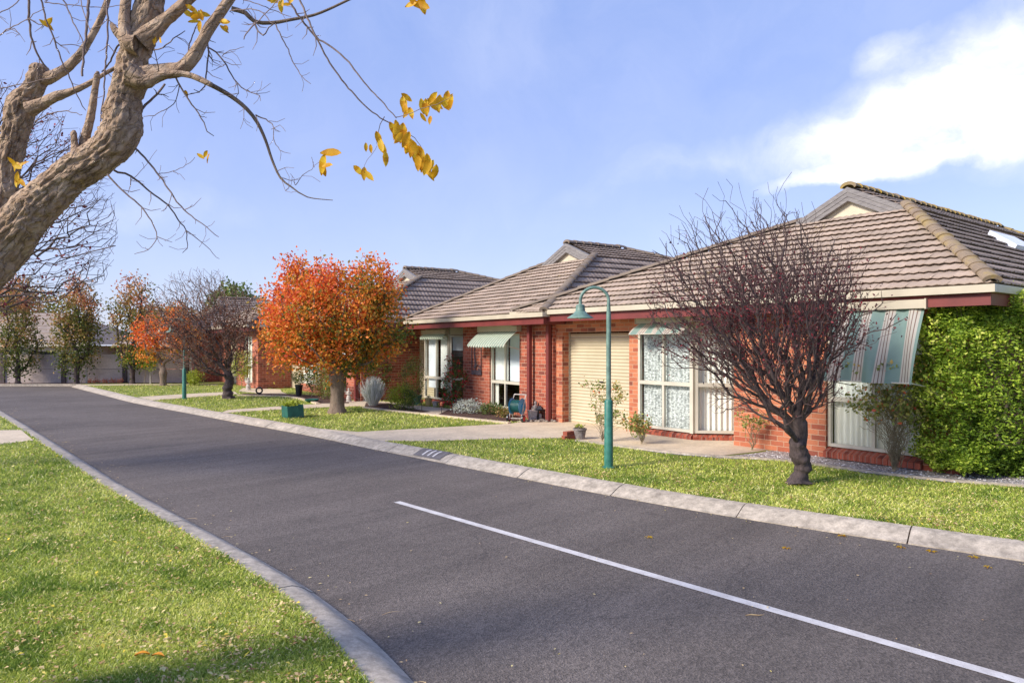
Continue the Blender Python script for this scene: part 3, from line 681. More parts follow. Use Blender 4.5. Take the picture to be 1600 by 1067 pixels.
for px in (829, 859): 
    mb = MB(); a_ = A(px, -.12); bx(mb, a_ - .045, a_ + .045, -.2, -.11, -.02, 2.24); mb.build('post', M['maroon'], h1.root)
mb = MB(); bx(mb, A(864, -.2), A(800, -.2), -.22, -.10, 2.24, 2.335); mb.build('beam', M['maroon'], h1.root)
r1 = roof(h1, -1.02, 8.85, -.5, (1415, 325), (1255, 345), (1335, 296), .6, 7.4, 12.3, True)
skylight(h1, r1, (.60, .80), 4.6, 5.9, -1.02)

# ---- house 2
h2 = House((.37, 17.07), 85, -.05, 'second brick house with corrugated pale green awning and wall sculpture')
A = h2.a
wR = A(817, .1); wL = A(765, 0); pL = A(723.5, 0); cR = A(702, .1); cL = A(665, .1); gl = A(623, .3); p_l = A(607, 0)
wm = MB(); rE = -1.05
bx(wm, rE, wR, 0, .23, -.2, TOP); bx(wm, wR, wL, 0, .23, -.2, .17); bx(wm, wR, wL, .01, .23, 2.1, TOP); bx(wm, wL, pL, 0, .3, -.2, TOP)
bx(wm, pL - .23, pL - .001, .305, 1.6, -.2, TOP); bx(wm, pL, cR, 1.6, 1.75, -.2, TOP)
bx(wm, cR, cL, .12, .3, -.2, .12); bx(wm, cL, gl, .305, .5, 2.06, TOP); bx(wm, gl, p_l, .0, .5, -.2, TOP)
seg(wm, (cR, .12), (cR - .7, .82), -.12, -.02, 0, 1.0, -.2, .12)
bx(wm, rE, rE + .23, .24, 7, -.2, TOP); bx(wm, p_l - .23, p_l, .51, 7, -.2, TOP); bx(wm, rE + .24, p_l - .24, 6.8, 7, -.2, TOP)
wm.build('wall', M['brick2'], h2.root)
window(h2, (wR, .08), (wL, .08), .2, 2.1, [.86], [.52], [('blind', .02, .46, .9, 2.08), ('sheer', .56, 1., .9, 2.08), ('drape', .9, 1., .22, .84)])
mb = MB(); bx(mb, wR, wL, 1.4, 1.45, 0, 2.3); mb.build('dark_room_backing', M['dark'], h2.root)  # dark sheet added behind the panes so the room reads as unlit
awning(h2, wR - .05, A(752, -.05), -.06, 2.16, -.46, 1.80, 'palegreen', scallop=.05, cwave=.02, boxh=.15)
window(h2, (cR, .1), (cL, .1), .18, 2.1, [.82], [.5], [('sheer', .02, .46, .5, 2.08), ('blind', .54, .98, .5, 2.08)])
window(h2, (cR - .03, .12), (cR - .73, .82), .18, 2.1, [.82], [], [('blind', .0, 1., 1.65, 2.08)])
mb = MB(); bx(mb, cR - .03, cR + .05, .06, .14, .16, 2.12); mb.build('corner_post', M['frame'], h2.root)
mb = MB(); bx(mb, cR, cL, .09, .14, 2.115, TOP - .01); seg(mb, (cR - .02, .12), (cR - .73, .83), -.03, .02, 0, 1.0, 2.115, TOP - .01); mb.build('head_panel', M['cream'], h2.root)
mb = MB(); bx(mb, cR - .6, cR + .3, 1.4, 1.45, 0, 2.3); mb.build('dark_room_backing', M['dark'], h2.root)  # same added dark backing, gives the bay panes their interior gloom
sill(h2, (cR, .1), (cL - .02, .1), .17, -.02, .09)
awning(h2, cR, cL - .05, .03, 2.14, -.1, 2.02, 'palegreen', scallop=.05, cwave=.01, boxh=.12)
garage(h2, cL + .02, gl, .45, 2.06)
r2 = roof(h2, A(850, -.5), A(630, -.5), -.5, (929, 402), (855, 413), (888, 383), .55, 2.0, 8.9, False)
skylight(h2, r2, (.5, .8), 4.6, 5.6, A(850, -.5))
mb = MB(); fx = r2['am'] - .3; fa, fb = h2.a(1008, 5.2), 5.2; fz = h2.z(420, fa, fb)
mb.tube([L(fa, fb, fz - .8), L(fa, fb, h2.z(396, fa, fb))], .055, 10); mb.lathe([(.055, 0), (.12, .0), (.12, .05), (.02, .09)], L(fa, fb, h2.z(396, fa, fb) - .01), 12)
mb.build('flue_pipe', M['frame'], r2['rt'], smooth=True)

# ---- house 3
h3 = House((-4.72, 22.0), 62, 0, 'third brick house behind the orange tree with pale garage door')
A = h3.a; wm = MB()
g0 = A(466, .2); g1 = A(447, .2); w0 = A(541, 0); w1 = A(526, 0); b0_, b1_ = A(500, 0), A(468, 0); pe = A(437, 0)
bx(wm, 0, w0, 0, .23, -.1, TOP); bx(wm, w0, w1, 0, .23, -.1, .2); bx(wm, w0, w1, .01, .23, 2.1, TOP); bx(wm, w1, b0_, 0, .23, -.1, TOP)
bx(wm, b0_, b1_, .02, .23, -.1, .3); bx(wm, b0_, b1_, .01, .23, 2.1, TOP); bx(wm, g0, g1, .0, .3, 2.06, TOP); bx(wm, g1, pe + .02, 0, .4, -.1, TOP)
bx(wm, 0, .23, .24, 7, -.1, TOP); bx(wm, .24, pe, 6.8, 7, -.1, TOP); bx(wm, pe - .2, pe, .41, 6.8, -.1, TOP)
wm.build('wall', M['brick2'], h3.root)
window(h3, (w0, .08), (w1, .08), .2, 2.1, [.9], [], [('blind', 0, 1, .9, 2.08)])
window(h3, (b0_, .05), (b1_, .05), .3, 2.1, [.9], [.33, .66], [('drape', 0, 1, .3, 2.08)])
garage(h3, b1_ + .02, g1, .22, 2.06)
mb = MB(); a_ = A(557, -.1); bx(mb, a_ - .06, a_ + .06, -.16, -.04, -.02, 2.3); mb.build('post', M['maroon'], h3.root)
r3 = roof(h3, -.9, pe + .3, -.5, (657.5, 435.5), (618, 446), (637, 421.5), .5, 2.0, 8.8, False)
skylight(h3, r3, (.55, .8), 4.6, 5.5, -.9)
# ---- house 4, 5
for k, (P, VP, lab) in enumerate((((-10.1, 28.0), 50, 'fourth brick house with projecting brick wall between the two round trees'), ((-14.95, 33.2), 50, 'farthest brick house on the row just beyond the end of the grey wall'))):
    h = House(P, VP, 0, lab); wm = MB()
    bx(wm, 0, .9, 0, .23, -.1, TOP); bx(wm, .9, 2.3, 0, .23, -.1, .2); bx(wm, .9, 2.3, .01, .23, 2.1, TOP); bx(wm, 2.3, 3.6, 0, .23, -.1, TOP)
    bx(wm, 3.6, 5.4, .01, .23, 2.06, TOP); bx(wm, 5.4, 7.2, 0, .23, -.1, TOP)
    bx(wm, 0, .23, .24, 7, -.1, TOP); bx(wm, .24, 7.2, 6.8, 7, -.1, TOP); bx(wm, 7.0, 7.2, .24, 6.79, -.1, TOP)
    wm.build('wall', M['brick2'], h.root)
    window(h, (.9, .08), (2.3, .08), .2, 2.1, [.9], [.5], [('drape', 0, 1, .2, 2.08)])
    garage(h, 3.6, 5.4, .2, 2.06)
    roof(h, -.5, 7.7, -.5, None, None, None, (3.7 - 2.545) / 2.2, 1.9, 7.6, False, synth=(1.6, 1.7, 3.7, 3.4, 4.1))

# ---- backdrop houses beyond the wall
def back_house(x0, x1, y, label, wallmat, z0=-.75, garage_=False):
    root = empty('house_beyond_wall', (x0, y, z0), 0, label, 'house', 'houses beyond the boundary wall'); w = x1 - x0
    mb = MB(); mb.box(0, w, 0, .25, -.2, 2.4); mb.box(0, .25, .26, 8, -.2, 2.4); mb.box(w - .25, w, .26, 8, -.2, 2.4); mb.box(.26, w - .26, 7.8, 8, -.2, 2.4); mb.build('wall', wallmat, root)
    mb = MB(); n = 9; e = .5; hh = 2.0
    for i in range(n):
        f0, f1 = i / n, (i + 1) / n; ins = 4.0
        q = lambda f, o: [(-e + ins * f, -e + 4.5 * f, 2.5 + hh * f + o), (w + e - ins * f, -e + 4.5 * f, 2.5 + hh * f + o)]
        A0, A1 = q(f0, .05); B0, B1 = q(f1, .01); mb.poly([A0, A1, B1, B0]); C0, C1 = q(f0, -.02); mb.poly([C0, C1, A1, A0])
    mb.poly([(w + e, -e, 2.5), (w + e, 8.5, 2.5), (w + e - 4, 4, 4.5)]); mb.poly([(-e, 8.5, 2.5), (-e, -e, 2.5), (-e + 4, 4, 4.5)]); mb.poly([(w + e, 8.5, 2.5), (-e, 8.5, 2.5), (-e + 4, 4, 4.5), (w + e - 4, 4, 4.5)])
    mb.build('roof', M['tile'], root)
    mb = MB(); mb.box(-e, w + e, -e - .08, -e, 2.38, 2.5); mb.build('gutter', M['gutter'], root)
    mb = MB(); k = int(w / 3)
    for i in range(k): mb.box(1 + i * 3, 2.4 + i * 3, -.03, -.001, .9, 2.1)
    mb.build('window', M['dark'], root)
back_house(-35, -24.8, 41, 'cream walled house with tiled roof seen over the grey wall at far left', M['cream'])
back_house(-23.6, -11, 43, 'red brick house with tiled roof seen over the grey wall behind the columnar trees', M['brick2'])

# ---- boundary wall
root = empty('boundary_wall', (-24, WALL_D, 0), 0, 'low grey panel wall with dark posts closing the end of the road', 'wall')
pitch = 95.5 / F * WALL_D; xs = [(100 - 800) / F * WALL_D + pitch * i for i in range(-9, 3)]
pm = None
for i in range(len(xs) - 1):
    mb = MB(); x0, x1 = xs[i] + 24 + .09, xs[i + 1] + 24 - .09
    mb.box(x0, x1, 0, .08, -.1, .62); mb.box(x0, x1, .004, .084, .635, 1.31)
    mb.build('panel', M['wallpanel'], root)
for x in xs:
    mb = MB(); mb.box(x + 24 - .1, x + 24 + .1, -.06, .12, -.1, 1.36); mb.build('post', M['post'], root, bevel=.01)

# ---------------------------------------------------------------- lamps
def lamp(loc, label):
    root = empty('street_lamp', loc, 0, label, 'street lamp', 'green hooked street lamps')
    mb = MB(); mb.lathe([(.09, -.02), (.09, .02), (.066, .03), (.062, .96), (.05, .985), (.045, .99)], n=20); mb.build('lower_post', M['lampgreen'], root, smooth=True)
    pts = [(0, 0, .97), (0, 0, 2.2)]; rr = .205
    pts += [(-rr + rr * math.cos(t), 0, 2.42 + rr * math.sin(t) * .95) for t in np.linspace(0, math.pi, 18)] + [(-2 * rr, 0, 2.34)]
    rad = [.036, .034] + [.023] * 19
    mb = MB(); mb.tube(pts, rad, 14); o = mb.build('hooked_arm', M['lampgrey'], root, smooth=True)
    mb = MB(); mb.lathe([(.03, 2.37), (.062, 2.36), (.066, 2.31), (.07, 2.30), (.07, 2.27), (.085, 2.262), (.10, 2.235), (.19, 2.178), (.192, 2.168), (.175, 2.168), (.09, 2.22), (.05, 2.25)], (-2 * rr, 0, 0), 28); mb.build('lamp_shade', M['lampgrey'], root, smooth=True)
    mb = MB(); mb.lathe([(.005, 2.15), (.03, 2.16), (.035, 2.2), (.02, 2.24)], (-2 * rr, 0, 0), 12); mb.build('bulb', M['frame'], root, smooth=True)
    return root
x, y = G(951, 731); lamp((x, y, 0), 'green hooked street lamp standing on the lawn before the nearest garage door')
x, y = G(288, 623.5); lamp((x, y, 0), 'far green street lamp partly hidden by the dark bare tree')

# ---------------------------------------------------------------- vegetation tools
def tubes(chains, mat, name, parent, minr=.0015, disp=0, smooth=True):
    VV = []; FF = []; base = 0
    for P, rad in chains:
        P = np.asarray(P, float); rad = np.maximum(np.asarray(rad, float), minr); r0 = rad.max()
        n = 20 if r0 > .06 else 8 if r0 > .03 else 5 if r0 > .01 else 3
        T = np.gradient(P, axis=0); T /= (np.linalg.norm(T, axis=1)[:, None] + 1e-9)
        md = np.abs(T.mean(0)); ref = np.eye(3)[int(np.argmin(md))]
        U = ref - T * (T @ ref)[:, None]; U /= (np.linalg.norm(U, axis=1)[:, None] + 1e-9); Wv = np.cross(T, U)
        ang = np.arange(n) * 2 * math.pi / n
        ring = P[:, None, :] + rad[:, None, None] * (U[:, None, :] * np.cos(ang)[None, :, None] + Wv[:, None, :] * np.sin(ang)[None, :, None])
        m_ = len(P)
        if disp and r0 > .04:
            for i in range(m_):
                for k in range(n):
                    q = ring[i, k]; dn = mnoise.noise(Vector(q * 7)) * .6 + (.3 - abs(mnoise.noise(Vector((q[0] * 22, q[1] * 22, q[2] * 9))))) * .7
                    ring[i, k] = P[i] + (ring[i, k] - P[i]) * (1 + disp * dn)
        VV.append(ring.reshape(-1, 3))
        i = np.arange(m_ - 1)[:, None] * n; k = np.arange(n)[None, :]; k2 = (k + 1) % n
        FF.append(np.stack([i + k, i + k2, i + n + k2, i + n + k], -1).reshape(-1, 4) + base); base += m_ * n
    return fast(name, np.concatenate(VV), np.concatenate(FF), mat, parent, smooth=smooth)
def grow(trunk, targets, bf=.45, step=.15, jitter=.1, seed=0, sag=0.):
    rg = np.random.default_rng(seed)
    P = np.zeros((len(trunk) + len(targets) * 40, 3)); par = -np.ones(len(P), int); pl = np.zeros(len(P)); D = np.zeros((len(P), 3))
    n = 0
    for i, p in enumerate(trunk):
        P[n] = p; par[n] = n - 1
        if n: pl[n] = pl[n - 1] + np.linalg.norm(P[n] - P[n - 1]); D[n] = (P[n] - P[n - 1]) / np.linalg.norm(P[n] - P[n - 1])
        n += 1
    D[0] = (0, 0, 1); f0 = max(1, int(len(trunk) * .6)); 
    targets = sorted(targets, key=lambda t: np.linalg.norm(t - P[len(trunk) - 1]))
    tips = []
    for t in targets:
        d = np.linalg.norm(P[f0:n] - t, axis=1); cost = d + bf * pl[f0:n]; j = int(np.argmin(cost)) + f0; dist = float(np.linalg.norm(P[j] - t))
        k = max(1, min(36, int(dist / step))); ctrl = P[j] + D[j] * dist * .45
        prev = j; ph = rg.uniform(0, 6, 3)
        for q in range(1, k + 1):
            s = q / k; pos = P[j] * (1 - s) ** 2 + ctrl * 2 * s * (1 - s) + t * s * s
            w = math.sin(math.pi * min(1, s * 1.0)) * (1 - s * .3)
            pos = pos + jitter * min(dist, .8) * w * np.sin(ph + s * np.array([5., 7., 6.]))
            pos = pos + rg.normal(0, jitter * .12, 3) * min(1, dist)
            pos[2] -= sag * dist * s * s
            P[n] = pos; par[n] = prev; dd = pos - P[prev]; ln = np.linalg.norm(dd) + 1e-9; D[n] = dd / ln; pl[n] = pl[prev] + ln; prev = n; n += 1
            if n >= len(P) - 2: break
        tips.append(prev)
        if n >= len(P) - 40: break
    return P[:n], par[:n], tips, D[:n]
def skeleton(P, par, rtrunk, rtip, ntr, expo=.5, flare=None, minlen=0):
    n = len(P); cnt = np.zeros(n); ch = [[] for _ in range(n)]
    for i in range(n - 1, 0, -1):
        if par[i] >= 0: ch[par[i]].append(i)
    for i in range(n - 1, -1, -1):
        if not ch[i]: cnt[i] = 1
        if par[i] >= 0: cnt[par[i]] += cnt[i]
    # (children always have larger indices than parents)
    tot = cnt[0]; rad = rtip + (rtrunk - rtip) * ((cnt - 1) / max(1, tot - 1)) ** expo
    if flare is not None:
        for i in range(min(ntr, len(flare))): rad[i] = flare[i]
    chains = []; stack = [0]
    while stack:
        s = stack.pop(); c = [s]; i = s
        while ch[i]:
            b = max(ch[i], key=lambda q: cnt[q])
            for q in ch[i]:
                if q != b: stack.append(q)
            c.append(b); i = b
        pts = [P[q] for q in c]; rr = [rad[q] for q in c]
        if par[s] >= 0: pts = [P[par[s]]] + pts; rr = [min(rad[par[s]], rad[s] * 1.25)] + rr
        if len(pts) > 1: chains.append((np.array(pts), np.array(rr)))
    return chains, rad
def leaves(pos, size, mat, name, parent, cv, seed=0, droop=0., aspect=.5, up=None, fold=.25):
    rg = np.random.default_rng(seed); n = len(pos); size = np.broadcast_to(size, (n,)) * rg.uniform(.7, 1.3, n)
    d = rg.normal(0, 1, (n, 3)); d[:, 2] -= droop
    if up is not None: d[:, 2] = np.abs(d[:, 2]) * up + d[:, 2] * (1 - min(up, 1))
    d /= np.linalg.norm(d, axis=1)[:, None]
    r_ = rg.normal(0, 1, (n, 3)); s = np.cross(d, r_); s /= np.linalg.norm(s, axis=1)[:, None]; nn = np.cross(d, s)
    L_ = size[:, None]; w = L_ * aspect * .5
    a = pos; b = pos + d * L_ * .35 + s * w + nn * L_ * fold * .4; e = pos + d * L_ * .4 - s * w + nn * L_ * fold * .4; c = pos + d * L_
    a2 = pos + d * L_ * .72 + s * w * .6; c2 = pos + d * L_ * .72 - s * w * .6
    V = np.stack([a, b, a2, c, c2, e], 1).reshape(-1, 3); i = np.arange(n)[:, None] * 6
    Fa = np.concatenate([i + np.array([[0, 1, 2, 3]]), i + np.array([[0, 3, 4, 5]])]).reshape(-1, 4)
    return fast(name, V, Fa, mat, parent, cv=np.concatenate([cv, cv]))
def inball(n, c, r, rg, shell=0., flat=None, lmp=.16):
    v = rg.normal(0, 1, (n, 3)); v /= np.linalg.norm(v, axis=1)[:, None]; q = (shell + (1 - shell) * rg.random(n) ** .5)[:, None]
    lump = np.array([1 + lmp * mnoise.noise(Vector(x * 2.2) + Vector((c[0], c[1], 0))) * 2 for x in v])[:, None]
    return np.array(c) + v * q * lump * np.array(r)

# ---------------------------------------------------------------- trees
def base_of(px, py): x, y = G(px, py); return np.array([x, y, 0.])
def cam_local(px, py, d, b): p = np.array(W(px, py, d)); return p - b
# purple plum (right)
def bare_tree(px, py, crown_px, label, name, ntarg, rtr, trunk_h, seed, shoots, leafn, lcol='leafP', leaf_s=.04, flare=None, bf=.42, depthf=.9, lean=(0, 0), tilt=0., group=None, rtip=.0022, jit=.07, expo=.6, twig='twigD', exf=.2, spikes=()):
    b = base_of(px, py); d = b[1]; rg = np.random.default_rng(seed)
    root = empty(name, tuple(b), 0, label, 'tree', group)
    x0, x1, y0, y1 = crown_px; c = cam_local((x0 + x1) / 2, (y0 + y1) / 2, d, b); rx = (x1 - x0) / 2 / F * d; rz = (y1 - y0) / 2 / F * d
    T = inball(int(ntarg * (1 - exf)), c, (rx, rx * depthf, rz), rg, .35, lmp=.30)
    # vase shape: drop targets that sit low and far inside under the fork
    fork = np.array([lean[0], lean[1], trunk_h])
    rel = T - fork; hr = np.hypot(rel[:, 0], rel[:, 1]); T = T[(rel[:, 2] > .0) & (rel[:, 2] > hr * .28 - .1)]
    ex = []
    for i in range(int(ntarg * exf)):
        v = rg.normal(0, 1, 3); v[2] = abs(v[2]) * 1.3; v /= np.linalg.norm(v); v[0] += tilt
        q = 1 + shoots * rg.random() * max(0, v[2]); ex.append(c + v * np.array([rx, rx * depthf, rz]) * q)
    T = np.concatenate([T, np.array(ex)])
    for (sx, sy) in spikes:
        for _ in range(3):
            p_ = cam_local(sx + rg.normal(0, 7), sy + rg.normal(0, 9), d, b); p_[1] += rg.normal(0, rx * .35); T = np.concatenate([T, p_[None]])
    tk = []
    nt = 22
    for i in range(nt):
        s = i / (nt - 1); tk.append(np.array([lean[0] * s + .03 * math.sin(s * 7 + seed), lean[1] * s + .03 * math.cos(s * 5 + seed), trunk_h * s]))
    P, par, tips, D = grow(tk, list(T), bf, .10, jit, seed)
    fl = [rtr * (1 + .6 * math.exp(-i * .55)) * (1 + .07 * mnoise.noise(Vector((i * .45, seed, 0))) * 2) for i in range(nt)]
    chains, rad = skeleton(P, par, rtr * .95, rtip, nt, expo, fl)
    thick = [c_ for c_ in chains if c_[1].max() > .016]; thin = [c_ for c_ in chains if c_[1].max() <= .016]
    # subdivide the trunk for shape
    c0 = thick[0]; 
    tubes(thick, M['barkD'], 'trunk', root, disp=.7)
    tw = tubes(thin, M[twig], 'crown', root, minr=rtip * .8)
    rt_ = MB()
    tips = np.array(tips)
    if leafn:
        w = np.exp(-((P[tips][:, 2] - c[2] - .05 * rz) / (rz * .55)) ** 2); w /= w.sum()
        pk = rg.choice(tips, leafn, p=w); pos = P[pk] + rg.normal(0, .035, (leafn, 3))
        leaves(pos, leaf_s, M[lcol], 'leaves', root, rg.random(leafn), seed, aspect=.5)
    return root, P, tips
bare_tree(1253, 757, (1056, 1352, 372, 640), 'bare purple leaved plum tree with a dark gnarled trunk before the nearest house', 'plum_tree', 9000, .10, .55, 11, .46, 9000, leaf_s=.036, tilt=-.22, lean=(-.04, 0), rtip=.0025, bf=.62, jit=.065, expo=.46, exf=.14, spikes=[(1068, 308), (1082, 330), (1040, 350), (1052, 372), (1112, 318), (1130, 290), (1150, 300), (1158, 322), (1185, 292), (1200, 315), (1215, 300), (1240, 330), (1262, 318), (1290, 345), (1310, 370), (1065, 345), (1095, 352), (1030, 395), (1175, 310), (1225, 345), (1275, 350), (1340, 400)])
bare_tree(357, 623, (246, 404, 446, 602), 'dark dense leafless tree with rounded twiggy crown left of the orange tree', 'dark_bare_tree', 5200, .135, .75, 21, .40, 7000, leaf_s=.065, tilt=-.1, rtip=.005, bf=.5, twig='twigB', lcol='leafBr')

# orange ball tree
def leafy(px, py, label, name, crowns, ntw, nleaf, lsize, lmat, bark, rtr, trunk_h, seed, cvf, group=None, flare=.5, depthf=.95, bf=.4, rtip=.006, shell=.55, lean=0., extra=None, tipf=.65):
    b = base_of(px, py); d = b[1]; rg = np.random.default_rng(seed); root = empty(name, tuple(b), 0, label, 'tree', group)
    T = []; LP = []
    tot = sum((c[1] - c[0]) * (c[3] - c[2]) for c in crowns)
    for (x0, x1, y0, y1) in crowns:
        c = cam_local((x0 + x1) / 2, (y0 + y1) / 2, d, b); rx = (x1 - x0) / 2 / F * d; rz = (y1 - y0) / 2 / F * d; f = (x1 - x0) * (y1 - y0) / tot
        T.append(inball(max(3, int(ntw * f)), c, (rx * .95, rx * depthf * .95, rz * .95), rg, .3)); LP.append(inball(int(nleaf * f * (1 - tipf)), c, (rx, rx * depthf, rz), rg, shell))
    T = np.concatenate(T); T = T[T[:, 2] > trunk_h * .6]
    nt = 8; tk = [np.array([lean * (i / (nt - 1)), 0, trunk_h * i / (nt - 1)]) for i in range(nt)]
    P, par, tips, D = grow(tk, list(T), bf, .18, .08, seed)
    fl = [rtr * (1 + flare * math.exp(-i * 1.5)) * (1 + .1 * max(0, i - 4)) for i in range(nt)]
    chains, rad = skeleton(P, par, rtr * .95, rtip, nt, .55, fl)
    tubes(chains, M[bark], 'trunk', root, disp=.2)
    tips = np.array(tips); n2 = int(nleaf * tipf); pk = rg.choice(tips, n2); back = rg.random(n2)[:, None]
    sp = (lsize * 1.9 if lsize > .03 else .08)
    pos = np.concatenate(LP + [P[pk] - D[pk] * back * .42 + rg.normal(0, sp, (n2, 3))])
    leaves(pos, lsize, M[lmat], 'crown', root, cvf(pos, rg), seed, aspect=.62, droop=.3)
    return root
def cv_orange(pos, rg):
    z = pos[:, 2]; n = len(pos); nz = np.array([mnoise.noise(Vector(p * 1.7)) for p in pos])
    v = .35 + .18 * (z - 2.4) / 1.6 - .05 * pos[:, 0] + .45 * nz + rg.normal(0, .17, n); return np.clip(v, 0, 1)
leafy(527, 645, 'round topped autumn tree with dense orange and red foliage and stout trunk', 'autumn_tree',
      [(408, 622, 420, 574), (398, 500, 480, 580), (430, 620, 408, 520), (560, 641, 455, 568), (470, 600, 500, 588), (432, 465, 392, 450), (550, 610, 398, 450), (455, 490, 398, 460), (505, 540, 402, 450), (580, 636, 430, 480), (398, 450, 440, 500)], 520, 27000, .085, 'leafO', 'barkO', .17, 1.0, 5, cv_orange, flare=.55, bf=.4, rtip=.007, tipf=.85)
def cv_pollard(pos, rg): return np.clip(.5 - .10 * (pos[:, 0]) + rg.normal(0, .12, len(pos)) - .25 * (pos[:, 2] < 1.6), 0, 1)
leafy(255, 602.5, 'old pollarded tree with thick stubby limbs and sparse orange leaves by the grey wall', 'pollarded_tree',
      [(205, 262, 492, 545), (240, 315, 500, 555), (212, 250, 540, 568), (262, 300, 470, 530)], 90, 4200, .10, 'leafO', 'barkO', .125, .55, 8, cv_pollard, bf=.2, rtip=.016, flare=.3)
def cv_col(pos, rg): 
    nz = np.array([mnoise.noise(Vector(p * 1.3)) for p in pos]); return np.clip(-.02 + .145 * pos[:, 2] + .5 * nz + rg.normal(0, .12, len(pos)), 0, 1)
for k, (px, crowns, lab, nl_, nw) in enumerate((
    (28, [(-5, 62, 500, 588), (0, 58, 460, 540), (5, 60, 430, 490)], 'leftmost columnar tree before the grey wall with green and orange leaves', 4600, 130),
    (120, [(80, 160, 478, 588), (85, 158, 445, 540), (100, 150, 432, 480)], 'broad columnar tree before the grey wall turning orange and red on top', 6600, 170),
    (207, [(178, 236, 500, 580), (168, 238, 450, 530), (180, 236, 425, 480)], 'thin columnar tree before the grey wall with sparse leaves and bare top shoots', 3300, 200))):
    leafy(px, 599.5, lab, 'columnar_tree', crowns, nw, nl_, .11, 'leafC', 'barkD', .10, .7, 31 + k, cv_col, 'columnar trees along the grey wall', bf=.5, rtip=.010, shell=.2)
# tree clumps beyond the houses
def cv_g(pos, rg): return np.clip(.45 + rg.normal(0, .2, len(pos)), 0, 1)
def far_tree(x, y, z, rx, rz, n, label, lm, size, seed, cvf=cv_g):
    root = empty('background_tree', (x, y, 0), 0, label, 'tree', 'trees beyond the houses'); rg = np.random.default_rng(seed)
    T = inball(60, (0, 0, z), (rx * .9, rx * .9, rz * .9), rg, .2); tk = [np.array([0, 0, (z - rz) * i / 6]) for i in range(7)]
    P, par, tips, D = grow(tk, list(T), .3, .3, .08, seed); ch, _ = skeleton(P, par, .18, .012, 7, .5); tubes(ch, M['barkO'], 'trunk', root)
    pos = inball(n, (0, 0, z), (rx, rx, rz), rg, .2); leaves(pos, size, M[lm], 'crown', root, cvf(pos, rg), seed, aspect=.6)
xx, yy, zz = W(362, 480, 44); far_tree(xx, yy, zz, 1.6, 1.6, 3500, 'olive green tree crown rising behind the dark bare tree', 'leafG', .2, 51)
xx, yy, zz = W(255, 500, 46); far_tree(xx, yy, zz, 2.4, 1.1, 2500, 'thin grey green tree seen between the columnar trees and the dark bare tree', 'leafC', .2, 52)
xx, yy, zz = W(25, 478, 50); far_tree(xx, yy, zz, 3.2, 1.6, 3200, 'brownish tree beyond the wall at the left edge', 'leafC', .2, 53)

# second street tree on the left, twiggy, trunk outside the frame
bx_, by_ = -9.5, 9.6; b = np.array([bx_, by_, 0.]); rg = np.random.default_rng(77)
root = empty('street_tree', tuple(b), 0, 'large leafless street tree fanning in from the left edge with dry purple leaves', 'tree')
tk = [np.array([.0 + .25 * i / 7, 0, 1.7 * i / 7]) for i in range(8)]
T = []
while len(T) < 6000:
    px_, py_ = rg.uniform(-420, 186), rg.uniform(60, 520); dd = by_ + rg.uniform(-1.6, 1.6)
    f = ((px_ + 120) / 306) ** 2 + ((py_ - 350) / 250) ** 2
    if f < 1 and (py_ < 500 - max(0, px_) * .35): T.append(np.array(W(px_, py_, dd)) - b)
P, par, tips, D = grow(tk, T, .5, .14, .07, 77)
ch, _ = skeleton(P, par, .15, .0024, 8, .56); thick = [c for c in ch if c[1].max() > .012]; thin = [c for c in ch if c[1].max() <= .012]
tubes(thick, M['barkD'], 'trunk', root, disp=.15); tubes(thin, M['twigD'], 'crown', root, minr=.0022)
tips = np.array(tips); pxs = 800 + F * (P[tips][:, 0] + bx_) / (P[tips][:, 1] + by_); pys = HY - F * (P[tips][:, 2] - CZ) / (P[tips][:, 1] + by_)
sel = tips[(pxs < 135)]; pk = rg.choice(sel, 2400); cl = P[pk] + rg.normal(0, .05, (2400, 3)); leaves(cl, .05, M['leafP'], 'leaves', root, .5 + .5 * rg.random(2400), 4, aspect=.6)

# ---------------------------------------------------------------- foreground tree (upper left)
TD = 3.15
fb = np.array([-3.0, TD, 0.]); root = empty('gnarled_tree', tuple(fb), 0, 'old gnarled tree with thick flaking bark limbs leaning in from the left foreground', 'tree')
def pl(pts, dd=0.0, zz=.0, rs=1.0):
    out = []; rr = []
    n = len(pts)
    for i, p in enumerate(pts):
        d = TD + dd + zz * i / max(1, n - 1); out.append(np.array(W(p[0], p[1], d)) - fb); rr.append(p[2] * rs / F * d)
    return np.array(out), np.array(rr) * .94
def catmull(P, rr, step):
    out = []; ro = []; n = len(P)
    for i in range(n - 1):
        p0, p1, p2, p3 = P[max(i - 1, 0)], P[i], P[i + 1], P[min(i + 2, n - 1)]; k = max(1, int(np.linalg.norm(p2 - p1) / step))
        for q in range(k):
            t = q / k; out.append(.5 * ((2 * p1) + (-p0 + p2) * t + (2 * p0 - 5 * p1 + 4 * p2 - p3) * t * t + (-p0 + 3 * p1 - 3 * p2 + p3) * t ** 3)); ro.append(rr[i] + (rr[i + 1] - rr[i]) * t)
    out.append(P[-1]); ro.append(rr[-1]); return np.array(out), np.array(ro)
